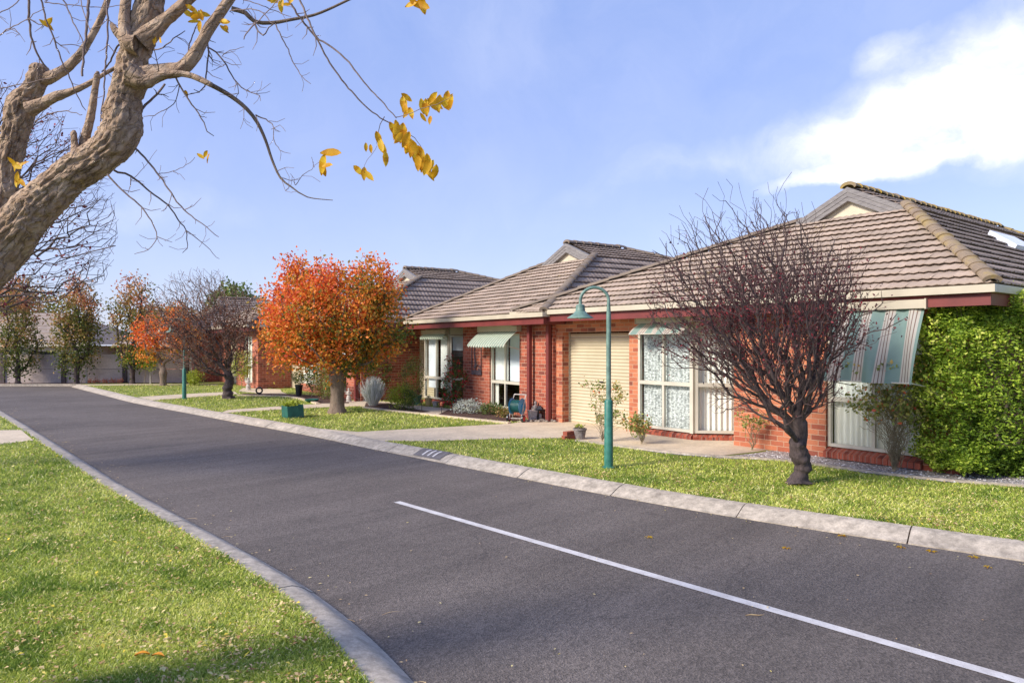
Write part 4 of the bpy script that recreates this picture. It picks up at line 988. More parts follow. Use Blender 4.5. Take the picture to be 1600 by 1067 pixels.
def barky(chains, mat, name, n=84, step=.0075, amp=.015):
    VV = []; FF = []; base = 0
    for P, rr in chains:
        P, rr = catmull(P, rr, step); T = np.gradient(P, axis=0); T /= np.linalg.norm(T, axis=1)[:, None]
        ref = np.array([0, 1., 0]); U = ref - T * (T @ ref)[:, None]; U /= np.linalg.norm(U, axis=1)[:, None]; Wv = np.cross(T, U)
        Ls = np.concatenate([[0], np.cumsum(np.linalg.norm(np.diff(P, axis=0), axis=1))]); m_ = len(P); V = np.zeros((m_, n, 3))
        for i in range(m_):
            for k in range(n):
                a = 2 * math.pi * k / n; dr = U[i] * math.cos(a) + Wv[i] * math.sin(a)
                c, s = math.cos(a), math.sin(a); s1 = Ls[i]
                q = Vector((c * rr[i] * 26, s * rr[i] * 26, s1 * 7)); w = mnoise.noise(q * .7) * 1.2
                q2 = Vector((c * rr[i] * 60 + w, s * rr[i] * 60, s1 * 10 + w * 1.5))
                rid = 1 - abs(mnoise.noise(q2)) * 2.6; fine = mnoise.noise(Vector((c * rr[i] * 120, s * rr[i] * 120, s1 * 45)))
                lump = mnoise.noise(Vector((c * 1.2, s * 1.2, s1 * 5.5))) * .16 + mnoise.noise(Vector((c * 2.5, s * 2.5, s1 * 14))) * .06
                r_ = rr[i] * (1 + lump) + amp * min(1, rr[i] / .05) * (max(-1, rid) * .75 + fine * .45)
                V[i, k] = P[i] + dr * r_
        VV.append(V.reshape(-1, 3)); i = np.arange(m_ - 1)[:, None] * n; k = np.arange(n)[None, :]; k2 = (k + 1) % n
        FF.append(np.stack([i + k, i + k2, i + n + k2, i + n + k], -1).reshape(-1, 4) + base); base += m_ * n
        # end cap
        VV.append((P[-1] + T[-1] * rr[-1] * .3)[None]); cidx = base; base += 1; last = cidx - n
        FF.append(np.array([[last + q, last + (q + 1) % n, cidx, cidx] for q in range(n)]))
    V = np.concatenate(VV); Fq = np.concatenate(FF)
    me = bpy.data.meshes.new(name); me.from_pydata(V.tolist(), [], [tuple(dict.fromkeys(f)) for f in Fq.tolist()]); me.update()
    for p_ in me.polygons: p_.use_smooth = True
    me.materials.append(mat); o = bpy.data.objects.new(name, me); COL.objects.link(o); o.parent = root; return o
base_tr = (np.array([(0, 0, -.05), (.05, 0, .5), (.15, 0, 1.1), (.2, 0, 1.75)]), np.array([.27, .22, .2, .19]))
main_limb = pl([(-200, 585, 46), (-100, 492, 40), (-20, 417, 36), (40, 343, 30), (100, 284, 26), (142, 255, 26), (176, 228, 26), (192, 200, 27), (193, 176, 26), (196, 150, 21), (204, 124, 23), (208, 94, 19), (217, 67, 21), (222, 45, 19), (230, 22, 19), (240, -20, 17), (250, -60, 15)])
limb2 = pl([(-170, 600, 30), (-70, 480, 26), (-15, 390, 20), (4, 319, 16), (12, 262, 16), (21, 225, 16), (29, 187, 18), (34, 163, 17), (52, 140, 13), (60, 122, 14), (62, 107, 12), (63, 101, 7)], .25)
barky([base_tr, main_limb, limb2, pl([(-175, 560, 46), (-250, 640, 56), (-268, 720, 60)])], M['barkA'], 'trunk')
lobes = [pl([(205, 128, 20), (232, 120, 15), (258, 112, 12), (282, 108, 10.5), (300, 92, 10), (315, 68, 9), (325, 48, 8.5), (340, 25, 8), (358, 0, 7.5), (385, -35, 7)], -.02), pl([(40, 158, 14), (26, 160, 11), (16, 166, 8), (12, 170, 4)], .24), pl([(48, 130, 12), (70, 124, 10), (86, 119, 8.5), (108, 103, 7), (130, 78, 6), (150, 45, 5), (163, 15, 4.5), (172, -15, 4)], .25),
    pl([(215, 70, 15), (200, 66, 13), (196, 45, 9), (195, 20, 8), (198, -10, 7.5), (200, -40, 7)], -.06), pl([(222, 66, 17), (240, 50, 13), (258, 33, 10), (285, 8, 8.5), (320, -25, 7)], -.03), pl([(160, 258, 14), (135, 240, 9), (134, 215, 7), (140, 190, 6), (147, 150, 5.5), (152, 118, 4.5), (153, 112, 2)], .03), pl([(195, 60, 10), (182, 50, 6), (176, 40, 4), (174, 36, 2)], -.04), pl([(120, 245, 9), (117, 225, 5), (116, 208, 4.5), (116, 204, 2)]), pl([(45, 172, 12), (72, 160, 8), (92, 150, 7.5), (112, 143, 5), (135, 133, 4), (165, 115, 3), (195, 98, 2.5)], .2), pl([(205, 118, 18), (228, 128, 11), (250, 118, 7), (275, 115, 5), (300, 119, 4.6), (330, 133, 4.2)], -.06)]
barky(lobes, M['barkA'], 'limb', 34, .011, .006)
limbs = [[(250, -60, 14), (262, -140, 11), (300, -230, 8), (350, -330, 5), (380, -420, 2)], [(262, -140, 8), (230, -230, 6), (180, -330, 4), (160, -400, 2)], [(320, -25, 8), (360, -90, 6), (430, -160, 4), (500, -210, 2)], [(385, -35, 7), (410, -120, 5), (430, -220, 3), (470, -300, 1.5)], [(172, -15, 4), (150, -110, 3), (160, -220, 1.5)], [(200, -40, 7), (190, -130, 5), (140, -230, 3), (100, -300, 1.5)], [(300, -230, 4), (380, -270, 3), (450, -350, 1.5)],
         
         
         
         
         [(300, 119, 4.6), (330, 133, 4.2), (360, 150, 3.8), (385, 170, 3.4), (402, 192, 3), (415, 220, 2.6), (425, 250, 2.2), (438, 278, 1.8), (455, 292, 1.4), (480, 308, 1), (520, 313, .6)],
         [(363, 14, 4.5), (383, 20, 4), (398, 34, 3.6), (425, 36, 3.1), (455, 31, 2.7), (490, 24, 2.3), (520, 12, 2.1), (545, 0, 2), (570, -10, 1.8)],
         [(208, 64, 4), (225, 60, 3.4), (245, 52, 3), (255, 48, 2.8)]]
C = [catmull(*pl(l, .02 * i), .03) for i, l in enumerate(limbs)]
tubes(C, M['barkO'], 'limb', root, disp=.12)
tw = [[(440, -15, 1.8), (465, 22, 1.7), (480, 42, 1.7), (493, 57, 1.6), (508, 85, 1.5), (521, 107, 1.5), (545, 138, 1.4), (575, 170, 1.2), (600, 187, 1.1), (616, 195, 1)],
      [(462, -12, 1.8), (478, 20, 1.7), (493, 57, 1.7), (520, 75, 1.6), (545, 98, 1.5), (558, 115, 1.4), (580, 142, 1.2), (600, 163, 1.1), (618, 184, .9)],
      [(213, 232, 1.9), (232, 252, 1.7), (250, 276, 1.6), (268, 302, 1.4), (288, 328, 1.2), (305, 342, 1), (322, 355, .8), (342, 371, .6)],
      [(178, 267, 2), (205, 276, 1.8), (235, 300, 1.5), (262, 320, 1.4), (282, 348, 1.2), (290, 360, 1), (293, 388, .7), (285, 395, .5)],
      [(290, 360, .9), (315, 378, .7), (342, 405, .4)], [(168, 272, 1.7), (192, 298, 1.5), (222, 325, 1.3), (240, 352, 1.1), (246, 372, .9), (232, 390, .7), (210, 397, .5)], [(246, 370, .8), (258, 375, .6), (270, 378, .4)],
      [(276, 122, 1.7), (290, 148, 1.5), (305, 170, 1.2), (315, 184, 1.1), (325, 205, .9), (334, 213, .6)], [(312, 182, .7), (323, 184, .4)],
      [(324, 74, 1.5), (338, 82, 1.4), (350, 95, 1.3), (358, 110, 1.2), (367, 125, 1.1), (378, 137, 1), (392, 145, .9), (405, 150, .8), (408, 158, .4)], [(372, 130, .7), (372, 146, .6), (368, 155, .4)], [(385, 140, .7), (400, 147, .6), (422, 143, .3)], [(352, 102, .7), (345, 105, .6), (330, 111, .3)], [(347, 88, .7), (360, 80, .6), (382, 74, .4)],
      [(324, 60, 1.6), (325, 85, 1.4), (323, 110, 1.3), (320, 135, 1.2), (312, 145, 1), (303, 140, .7)], [(294, 92, 1.3), (294, 75, 1.2), (305, 45, .9), (310, 35, .6)], [(238, 80, 1.4), (255, 75, 1.2), (275, 58, 1), (290, 50, .7)],
      [(398, 36, 1.8), (403, 50, 1.5), (410, 56, 1.3), (420, 44, 1), (430, 33, .8)], [(398, 38, 1.5), (388, 50, 1.2), (381, 62, .9)], [(430, 38, 1.2), (440, 58, 1.1), (450, 78, 1), (460, 100, .9), (472, 120, .7), (484, 131, .5)],
      [(360, 18, 1.2), (385, 15, 1), (410, 20, .9), (425, 38, .7)], [(400, 36, 1), (425, 12, .9), (445, -10, .8)], [(280, 132, 1), (275, 158, .8), (262, 170, .8), (240, 180, .7), (224, 183, .5)],
      [(213, 180, 2.6), (228, 165, 2.3), (245, 148, 2), (258, 132, 1.8)], [(247, 112, .9), (245, 95, .8), (242, 80, .7)],
      [(400, 180, 1.3), (420, 190, 1), (428, 200, .8), (427, 215, .7), (438, 235, .6), (455, 240, .3)], [(425, 202, .6), (437, 196, .5), (447, 206, .3)], [(382, 168, .8), (381, 185, .5), (376, 202, .3)], [(432, 270, .7), (445, 262, .5), (460, 263, .3)],
      [(462, 290, .8), (472, 275, .6), (490, 262, .4)], [(440, 278, .6), (446, 298, .5), (462, 300, .3)], [(205, 283, .7), (225, 262, .5), (245, 235, .3)],
      [(248, 272, .7), (270, 268, .6), (290, 258, .5), (305, 246, .4)],
      [(-10, 25, 1), (20, 10, .9), (40, -10, .8)], [(-10, 62, 1.2), (15, 45, 1), (40, 32, .8), (70, 12, .6)], [(45, -10, 2.2), (46, 30, 2), (50, 65, 1.8), (62, 92, 1.6), (73, 105, 1.4)], [(62, -10, 1.6), (72, 30, 1.5), (84, 60, 1.4), (98, 100, 1.2), (112, 130, 1), (128, 165, .8), (134, 172, .6)],
      [(95, -10, 1.3), (112, 28, 1.2), (125, 55, 1), (136, 82, .8)], [(138, -10, 2.6), (137, 30, 2.4), (133, 62, 2.1), (130, 90, 2), (128, 120, 2)], [(165, -10, 1.8), (168, 30, 1.6), (168, 70, 1.5), (164, 110, 1.4), (162, 150, 1.2), (157, 190, 1)], [(125, -5, 1), (133, 25, 1), (142, 50, .9)],
      [(0, 139, 1), (25, 133, .9), (55, 128, .8), (90, 120, .7)], [(55, 190, 1.2), (80, 178, 1), (105, 174, .9), (128, 180, .6)], [(85, 60, 1), (95, 72, .8), (118, 70, .7), (140, 78, .5)], [(185, 70, 1.8), (172, 95, 1.5), (160, 112, 1.2)], [(70, 3, 1), (100, 8, .9), (150, 12, .7), (200, 8, .5)], [(30, 55, .8), (22, 45, .8), (0, 55, .7)],
      [(380, 0, .9), (410, 10, .8), (440, 22, .7), (455, 27, .5)], [(618, 184, .8), (640, 178, .7), (665, 168, .6), (690, 160, .5), (708, 150, .4)], [(600, 183, .8), (594, 195, .7), (590, 212, .6), (588, 225, .4)], [(616, 195, .8), (632, 205, .7), (648, 216, .6), (660, 235, .5), (668, 262, .4)], [(590, 228, .4), (575, 250, .4), (568, 265, .3)], [(490, 262, .4), (500, 252, .4), (508, 246, .4)]]
rg = random.Random(3); tw2 = []
for l in tw:   # fine side twigs
    for p, q in zip(l[:-1], l[1:]):
        for _k in range(2):
         if p[2] < 2.2 and rg.random() < .55 and p[0] < 500:
            s = rg.choice((-1, 1)); a = math.atan2(q[1] - p[1], q[0] - p[0]) + s * rg.uniform(.5, 1.1); ln = rg.uniform(7, 34)
            tw2.append([(p[0], p[1], p[2] * .6), (p[0] + ln * .5 * math.cos(a), p[1] + ln * .5 * math.sin(a), p[2] * .5), (p[0] + ln * math.cos(a + .25 * s), p[1] + ln * math.sin(a + .25 * s), .3)])
C = [catmull(*pl(l, rg.uniform(-.12, .15), rg.uniform(-.15, .15), 1.05), .02) for l in tw] + [pl(l, 0) for l in tw2]
Cj = []
for P_, r_ in C:
    j = RNG.normal(0, .0016, P_.shape); Cj.append((P_ + j, r_))
tubes(Cj, M['barkTwig'], 'twigs', root, minr=.0011, smooth=False)
# yellow pinnate leaves
clus = [(300, 22, 5, 20), (315, 30, 4, 18), (352, 40, 4, 16), (75, 40, 3, 18), (248, 66, 3, 14), (295, 145, 1, 13), (314, 244, 2, 15), (327, 240, 1, 15), (30, 258, 5, 17), (28, 278, 4, 17), (512, 240, 2, 34), (505, 256, 2, 22), (432, 2, 3, 16), (455, 8, 2, 16), (442, 6, 2, 18), (645, 0, 2, 22), (662, 6, 2, 30)]
pos = []; sz = []; drs = []
rg = np.random.default_rng(9)
for (x, y, n_, s) in clus:
    for _ in range(n_): pos.append((x + rg.normal(0, 5), y + rg.normal(0, 5))); sz.append(s); drs.append(rg.uniform(0, 6.28))
for (x0, y0, x1, y1, n_, s) in ((628, 150, 640, 175, 6, 20), (658, 164, 705, 152, 13, 24), (662, 178, 672, 186, 2, 16), (620, 194, 672, 262, 24, 28), (612, 200, 640, 230, 3, 24), (588, 218, 600, 240, 4, 24), (572, 226, 578, 232, 2, 14), (556, 262, 578, 272, 3, 22), (664, 240, 674, 262, 4, 26)):
    for i in range(n_):
        f = i / max(1, n_ - 1); pos.append((x0 + (x1 - x0) * f + rg.normal(0, 2.5), y0 + (y1 - y0) * f + rg.normal(0, 2.5))); sz.append(s); drs.append(math.pi / 2 + rg.normal(0, .45) + (.9 if y0 == 196 else -.1))
V = []; Fc = []; cvs = []
for (x, y), s, dr in zip(pos, sz, drs):
    d = TD + rg.uniform(-.1, .12); p = np.array(W(x, y, d)) - fb; L_ = s / F * d; a = dr
    dx = np.array([math.cos(a), rg.normal(0, .35), -math.sin(a)]); dx /= np.linalg.norm(dx); sd = np.cross(dx, (rg.normal(0, .35), 1, rg.normal(0, .35))); sd /= np.linalg.norm(sd); nn_ = np.cross(dx, sd)
    prof = [(0, .02), (.16, .15), (.4, .22), (.68, .19), (.88, .10), (1, .01)]; k = len(V)
    for (u_, w_) in prof:
        c_ = p + dx * (u_ - .3) * L_; cu = -.18 * L_ * (u_ ** 2)
        V += [c_ + sd * w_ * L_ + nn_ * (.07 * L_ + cu), c_ + nn_ * cu, c_ - sd * w_ * L_ + nn_ * (.07 * L_ + cu)]
    for i in range(len(prof) - 1):
        q = k + i * 3; Fc += [(q, q + 1, q + 4, q + 3), (q + 1, q + 2, q + 5, q + 4)]; v_ = rg.random(); cvs += [v_, v_]
fast('leaves', V, Fc, M['leafY'], root, cv=cvs, smooth=True)

# ---------------------------------------------------------------- shrubs
def shrub(px, py, wpx, hpx, label, name, nleaf, lsize, lm, seed, nst=40, depthf=.8, cvf=None, group=None, wood='rosewood', rtip=.003, rtr=.012, shell=.3, flower=None, cat='shrub', d=None, up=None, aspect=.5, z0=.05, baseN=4, zlo=.0):
    if d is None: b = base_of(px, py)
    else: b = np.array([(px - 800) / F * d, d, 0.])
    d = b[1]; rg = np.random.default_rng(seed); root = empty(name, tuple(b), 0, label, cat, group)
    rx = wpx / 2 / F * d; hz = hpx / F * d; c = (0, 0, zlo + (hz - zlo) * .55); r_ = (rx, rx * depthf, (hz - zlo) * .47)
    T = inball(nst, c, r_, rg, .5); tk = [np.array([0, 0, z0 * i / 3]) for i in range(4)]
    P, par, tips, D = grow(tk, list(T), .25, .07, .1, seed); ch, _ = skeleton(P, par, rtr, rtip, 4, .45); tubes(ch, M[wood], 'stems', root, minr=rtip)
    tips = np.array(tips); n2 = int(nleaf * .6); pk = rg.choice(tips, n2)
    pos = np.concatenate([inball(nleaf - n2, c, r_, rg, shell), P[pk] - D[pk] * rg.random(n2)[:, None] * .12 + rg.normal(0, lsize * 1.3, (n2, 3))]); pos[:, 2] = np.abs(pos[:, 2])
    cv = np.clip(.5 + rg.normal(0, .25, nleaf), 0, 1) if cvf is None else cvf(pos, rg)
    leaves(pos, lsize, M[lm], 'foliage', root, cv, seed, up=up, aspect=aspect)
    if flower:
        fm, nf, fs = flower; pk = rg.choice(tips, nf); leaves(P[pk] + rg.normal(0, lsize, (nf, 3)), fs, M[fm], 'flowers', root, rg.random(nf), seed + 1, aspect=.9)['kind'] = 'stuff'
    return root
# rose bushes: canes built by growth, leaves only on the outer canes
def rose(px, py, x0, x1, y0, label, seed, nc, nleaf, ls, ybot, flower=None, rtr=.02, rt=.003):
    b = base_of(px, py); d = b[1]; rg = np.random.default_rng(seed); root = empty('rose_bush', tuple(b), 0, label, 'rose bush', 'leggy rose bushes in the gravel bed')
    T = []
    for i in range(nc):
        xx_ = rg.uniform(x0, x1); yy_ = rg.uniform(y0, ybot); p = cam_local(xx_, yy_, d, b); p[1] += rg.uniform(-1, 1) * (x1 - x0) / 2 / F * d * .7; T.append(p)
    tk = [np.array([.004 * i, 0, .03 * i]) for i in range(3)]
    P, par, tips, D = grow(tk, T, 1.1, .05, .13, seed); ch, _ = skeleton(P, par, rtr * .8, rt, 3, .42); tubes(ch, M['rosewood'], 'canes', root, minr=rt)
    tips = np.array(tips); zt_ = P[tips][:, 2]; tips = tips[zt_ > np.percentile(zt_, 22)]; pk = rg.choice(tips, nleaf); pos = P[pk] - D[pk] * rg.random(nleaf)[:, None] * .10 + rg.normal(0, ls * .9, (nleaf, 3))
    leaves(pos, ls, M['leafR'], 'leaves', root, np.clip(rg.normal(.45, .28, nleaf), 0, 1), seed, aspect=.65)
    if flower:
        pk = rg.choice(tips, flower); leaves(P[pk], .05, M['leafRed'], 'flowers', root, rg.random(flower), seed, aspect=.9)['kind'] = 'stuff'
rose(941, 690, 913, 978, 596, 'tall leggy rose bush beside the street lamp before the garage door', 61, 34, 620, .05, 668)
rose(1002, 694, 975, 1020, 642, 'short rose bush under the left bay window', 62, 30, 520, .05, 684)
rose(1175, 704, 1148, 1196, 643, 'small sparse rose bush against the brick wall left of the plum tree', 63, 12, 200, .05, 675, rt=.004)
rose(1396, 737, 1335, 1442, 560, 'tall spreading rose bush in front of the striped blind', 64, 90, 1700, .055, 672, flower=4, rtr=.026, rt=.0035)
# big hedge bush
b = np.array([(1545 - 800) / F * 9.68, 9.68, 0.]); root = empty('clipped_bush', tuple(b), 0, 'tall dense green clipped bush at the right corner of the nearest house', 'bush'); rg = np.random.default_rng(91)
x0_, x1_ = W(1466, 600, 9.3)[0] - b[0], 2.6; N_ = 105000; hz = 2.5
def hedge_pts(N_, deep):
    pos = []
    # super-ellipsoid shell: sample box surface and push in
    u = rg.uniform(-1, 1, (N_, 3)); ax = rg.choice(3, N_, p=[.25, .45, .3]); sg = rg.choice([-1, 1], N_)
    u[np.arange(N_), ax] = sg * (1 - np.abs(rg.normal(0, deep, N_)))
    ln = (np.abs(u) ** 5).sum(1) ** .2; u = u / np.maximum(ln, .5)[:, None] * np.minimum(1, np.abs(u).max(1))[:, None]
    cx, rx = (x0_ + x1_) / 2, (x1_ - x0_) / 2
    P_ = np.stack([cx + u[:, 0] * rx, u[:, 1] * .48, hz / 2 + u[:, 2] * hz / 2], 1)
    n1 = np.array([mnoise.noise(Vector(p * 2.1)) + .9 * mnoise.noise(Vector(p * 5.5)) + .5 * mnoise.noise(Vector(p * 12)) for p in P_])
    P_ += u * (n1 * .12)[:, None] * np.array([1, 1, .8]); P_[:, 2] = np.maximum(P_[:, 2], .02); return P_, n1
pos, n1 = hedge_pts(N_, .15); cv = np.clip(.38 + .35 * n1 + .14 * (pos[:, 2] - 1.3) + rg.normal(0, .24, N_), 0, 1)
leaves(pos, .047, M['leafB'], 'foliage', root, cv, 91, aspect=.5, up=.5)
cp, _ = hedge_pts(2500, .1); T = list(cp[cp[:, 2] > .4][:700] * np.array([.93, .8, .93])); tk = [np.array([0.2, 0, .1 * i]) for i in range(4)]
P, par, tips, D = grow(tk, T, .2, .12, .08, 91); ch, _ = skeleton(P, par, .05, .004, 4, .5); tubes(ch, M['barkO'], 'stems', root)
SH = []; SL = []
for p in cp[(cp[:, 2] > 2.2) | (cp[:, 0] < x0_ + .15)][:420]:
    q = p + np.array([rg.normal(0, .05) - (.06 if p[0] < x0_ + .15 else 0), rg.normal(0, .05), rg.uniform(.05, .2) * (1 if p[2] > 2.2 else .4)]); SH.append((np.array([p * .97, (p + q) / 2, q]), np.array([.004, .003, .002])))
    SL += [p + (q - p) * t_ + rg.normal(0, .015, 3) for t_ in rg.uniform(.2, 1.05, 9)]
tubes(SH, M['barkO'], 'sprigs', root, minr=.002)['kind'] = 'stuff'; SL = np.array(SL); leaves(SL, .05, M['leafB'], 'sprig_leaves', root, np.clip(rg.normal(.8, .15, len(SL)), 0, 1), 92, aspect=.5, up=.8)
# garden of house 2
def cvhi(m_): return lambda pos, rg: np.clip(m_ + rg.normal(0, .2, len(pos)), 0, 1)
b = base_of(583, 634); root = empty('lavender_bush', tuple(b), 0, 'silver grey lavender bush with upright spikes', 'shrub'); rg = np.random.default_rng(5)
V = []; Fc = []; cv = []
for i in range(900):
    a = rg.uniform(0, 6.28); t = abs(rg.normal(0, .36)); r0_ = rg.uniform(0, .12); h = rg.uniform(.45, .88) * (1 - .25 * t); p0 = np.array([r0_ * math.cos(a), r0_ * math.sin(a), 0]); p1 = p0 + np.array([math.sin(t) * math.cos(a), math.sin(t) * math.sin(a), math.cos(t)]) * h
    s = np.array([math.cos(a + 1.57), math.sin(a + 1.57), 0]) * .011; k = len(V); m_ = (p0 + p1) / 2 + rg.normal(0, .015, 3)
    V += [p0 - s * .5, p0 + s * .5, m_ + s, m_ - s, p1 + s * .4, p1 - s * .4]; Fc += [(k, k + 1, k + 2, k + 3), (k + 3, k + 2, k + 4, k + 5)]; v_ = rg.random(); cv += [v_, v_]
fast('foliage', V, Fc, M['leafS'], root, cv=cv)
shrub(626, 640, 44, 38, 'low yellow green shrub beside the lavender bush', 'garden_shrub', 1900, .045, 'leafL', 101, cvf=cvhi(.5), up=.8)
shrub(645, 634, 40, 82, 'upright green shrub with small leaves before the second garage door', 'garden_shrub', 1500, .05, 'leafG', 102, cvf=cvhi(.75), flower=('leafRed', 30, .04))
shrub(639, 641, 26, 34, 'dark leafy perennial at the edge of the mulch bed', 'garden_perennial', 900, .06, 'leafG', 103, cvf=cvhi(.4), up=.9, aspect=.3, cat='plant')
shrub(707, 640, 40, 78, 'red flowering shrub in the recess beside the second house bay window', 'flowering_shrub', 1500, .05, 'leafG', 104, cvf=cvhi(.2), flower=('leafRed', 330, .055))
shrub(735, 646, 56, 20, 'low grey green ground shrub under the wall sculpture', 'ground_shrub', 1500, .04, 'leafS', 105, cvf=cvhi(.1), cat='plant')
shrub(768, 648, 42, 18, 'low dark green ground shrub under the awning window', 'ground_shrub', 1200, .04, 'leafG', 106, cvf=cvhi(.25), cat='plant')
shrub(790, 652, 30, 16, 'brownish low shrub beside the hose reel', 'ground_shrub', 700, .04, 'leafC', 107, cvf=cvhi(.35), cat='plant')
shrub(590, 628, 44, 70, 'tall dark green shrub behind the lavender bush', 'garden_shrub', 1800, .06, 'leafG', 108, cvf=cvhi(.3), d=22.5)
# garden of house 3 and 4
shrub(505, 625, 34, 52, 'rambling brown green shrub left of the orange tree trunk', 'garden_shrub', 1500, .05, 'leafC', 111, cvf=cvhi(.28), d=22.8)
shrub(487, 624, 20, 78, 'narrow climbing plant with dark leaves beside the third house window', 'climbing_plant', 900, .06, 'leafG', 112, cvf=cvhi(.3), d=24., depthf=.5, cat='plant')
shrub(516, 627, 24, 40, 'olive shrub right behind the orange tree trunk', 'garden_shrub', 900, .05, 'leafG', 113, cvf=cvhi(.7), d=22.2)
shrub(378, 606, 32, 62, 'lime green leafy shrub behind the dark bare tree trunk', 'garden_shrub', 1600, .06, 'leafL', 114, cvf=cvhi(.55), d=28.2, zlo=.3)
shrub(303, 602, 26, 24, 'rounded lime green shrub beside the far street lamp', 'garden_shrub', 900, .07, 'leafL', 115, cvf=cvhi(.5), d=30.4)
shrub(318, 602, 14, 48, 'slender olive shrub at the end of the grey wall', 'garden_shrub', 500, .07, 'leafC', 116, cvf=cvhi(.5), d=31, zlo=.2)
shrub(225, 600, 60, 58, 'bright green bush behind the pollarded tree', 'garden_shrub', 1500, .09, 'leafL', 117, cvf=cvhi(.4), d=31.6, zlo=.6, depthf=.3)
for i, px in enumerate((140, 152, 163, 176, 188)):
    shrub(px, 600, 11, 6, 'reddish low plants along the foot of the grey wall', 'border_plant', 160, .05, 'leafC', 120 + i, cvf=cvhi(.9), d=32.1, cat='plant', group='low plants at the wall foot', nst=8)
# potted plant black
def pot(px, py, rpx, hpx, mat, label, name='plant_pot', plant=None, seed=1):
    b = base_of(px, py); d = b[1]; r_ = rpx / F * d; h = hpx / F * d
    root = empty(name, tuple(b), 0, label, 'plant pot'); mb = MB(); mb.lathe([(r_ * .7, 0), (r_ * .95, h * .85), (r_ * 1.05, h * .86), (r_ * 1.05, h), (r_ * .92, h), (r_ * .9, h * .9), (.001, h * .9)], n=18); mb.build('pot', mat, root, smooth=True)
    if plant:
        lm, n_, wpx, ph, ls = plant; rg = np.random.default_rng(seed); w = wpx / 2 / F * d; H_ = ph / F * d
        T = inball(24, (0, 0, h + H_ * .5), (w, w, H_ * .45), rg, .4); tk = [np.array([0, 0, h * .9 + .03 * i]) for i in range(3)]
        P, par, tips, D = grow(tk, list(T), .2, .06, .1, seed); ch, _ = skeleton(P, par, .01, .003, 3, .5); tubes(ch, M['rosewood'], 'stems', root)
        pos = inball(n_, (0, 0, h + H_ * .5), (w, w, H_ * .5), rg, .3); leaves(pos, ls, M[lm], 'foliage', root, rg.random(n_), seed)
    return root
blackp = simple('black_glaze', srgb(44, 46, 52), srgb(32, 34, 38), 4, .35, .05); terra = simple('terracotta', srgb(178, 104, 74), srgb(150, 84, 60), 6, .8, .1)
creamp = simple('cream_glaze', srgb(206, 180, 120), srgb(190, 166, 112), 5, .5, .05); greenp = simple('green_glaze', srgb(92, 134, 116), srgb(66, 104, 92), 5, .4, .05); whitep = simple('weathered_white_stone', srgb(206, 198, 188), srgb(160, 150, 142), 18, .85, .4)
greystone = simple('grey_cast_stone', srgb(150, 140, 136), srgb(108, 98, 96), 16, .9, .5)
pot(467, 619, 6, 18, blackp, 'tall black pot with a bushy plant before the third garage door', plant=('leafG', 420, 26, 20, .06), seed=3)
pot(652, 632, 7.5, 15, greenp, 'green glazed pot at the corner of the second house bay window', plant=('leafP', 90, 12, 10, .04), seed=4)
pot(669.5, 634, 6, 12, creamp, 'cream pot under the second house bay window', plant=('leafG', 50, 8, 5, .03), seed=5)
pot(680, 635, 5, 8, whitep, 'small pale pot beside the cream pot', seed=6)
pot(690, 636.5, 4.5, 8, terra, 'small terracotta pot beside the pale pot', seed=7)
pot(564, 626, 3.5, 13, whitep, 'slim white pot at the foot of the third house brick pier', seed=8)
pot(906, 686, 10.5, 17, greystone, 'grey carved stone planter with a bird ornament at the edge of the gravel', 'stone_planter', plant=('leafL', 60, 14, 6, .045), seed=9)
def figure(px, py, hpx, label, mat, seed, name='garden_statue'):
    b = base_of(px, py); d = b[1]; h = hpx / F * d; root = empty(name, tuple(b), 0, label, 'statue'); r_ = h * .2
    mb = MB(); mb.lathe([(r_, 0), (r_, h * .08), (r_ * .8, h * .1), (r_ * .75, h * .14)], n=16); mb.build('plinth', mat, root, smooth=True)
    mb = MB(); mb.lathe([(r_ * .8, h * .14), (r_ * .95, h * .25), (r_ * .7, h * .4), (r_ * .5, h * .52), (r_ * .72, h * .64), (r_ * .68, h * .74), (r_ * .28, h * .79), (r_ * .26, h * .81), (r_ * .40, h * .86), (r_ * .42, h * .92), (r_ * .25, h * .98), (.002, h)], n=16)
    for sx in (-1, 1): mb.tube([(sx * r_ * .7, 0, h * .72), (sx * r_ * .95, -r_ * .3, h * .58), (sx * r_ * .2, -r_ * .8, h * .55)], [r_ * .2, r_ * .17, r_ * .13], 8)
    mb.build('figure', mat, root, smooth=True)
figure(388, 609.5, 20, 'small pale garden statue by the fourth house corner', whitep, 1)
figure(545, 628, 22, 'white garden statue just right of the orange tree trunk', whitep, 2)
figure(837, 656, 30, 'grey garden statue between the maroon posts', greystone, 3)
# ornaments round the statue
b = base_of(844, 657); root = empty('metal_lantern', tuple(b), .4, 'dark lantern box at the feet of the grey statue', 'lantern'); mb = MB(); mb.box(-.09, .09, -.09, .09, 0, .04); 
for sx in (-1, 1):
    for sy in (-1, 1): mb.box(sx * .08 - .012, sx * .08 + .012, sy * .08 - .012, sy * .08 + .012, .04, .24)
mb.box(-.1, .1, -.1, .1, .24, .27); mb.lathe([(.1, .27), (.03, .34), (.002, .36)], n=4); mb.build('frame', blackp, root); mb = MB(); mb.lathe([(.04, .04), (.04, .15), (.01, .17)], n=10); mb.build('candle', whitep, root)
b = base_of(832, 657); root = empty('square_tub', tuple(b), .3, 'pale square tub beside the grey statue', 'tub'); mb = MB(); mb.hexa([(-.07, -.07, 0), (.07, -.07, 0), (.07, .07, 0), (-.07, .07, 0), (-.09, -.09, .22), (.09, -.09, .22), (.09, .09, .22), (-.09, .09, .22)]); mb.build('tub', whitep, root, bevel=.01); mb = MB(); mb.box(-.1, .1, -.1, .1, .222, .24); mb.build('rim', whitep, root)
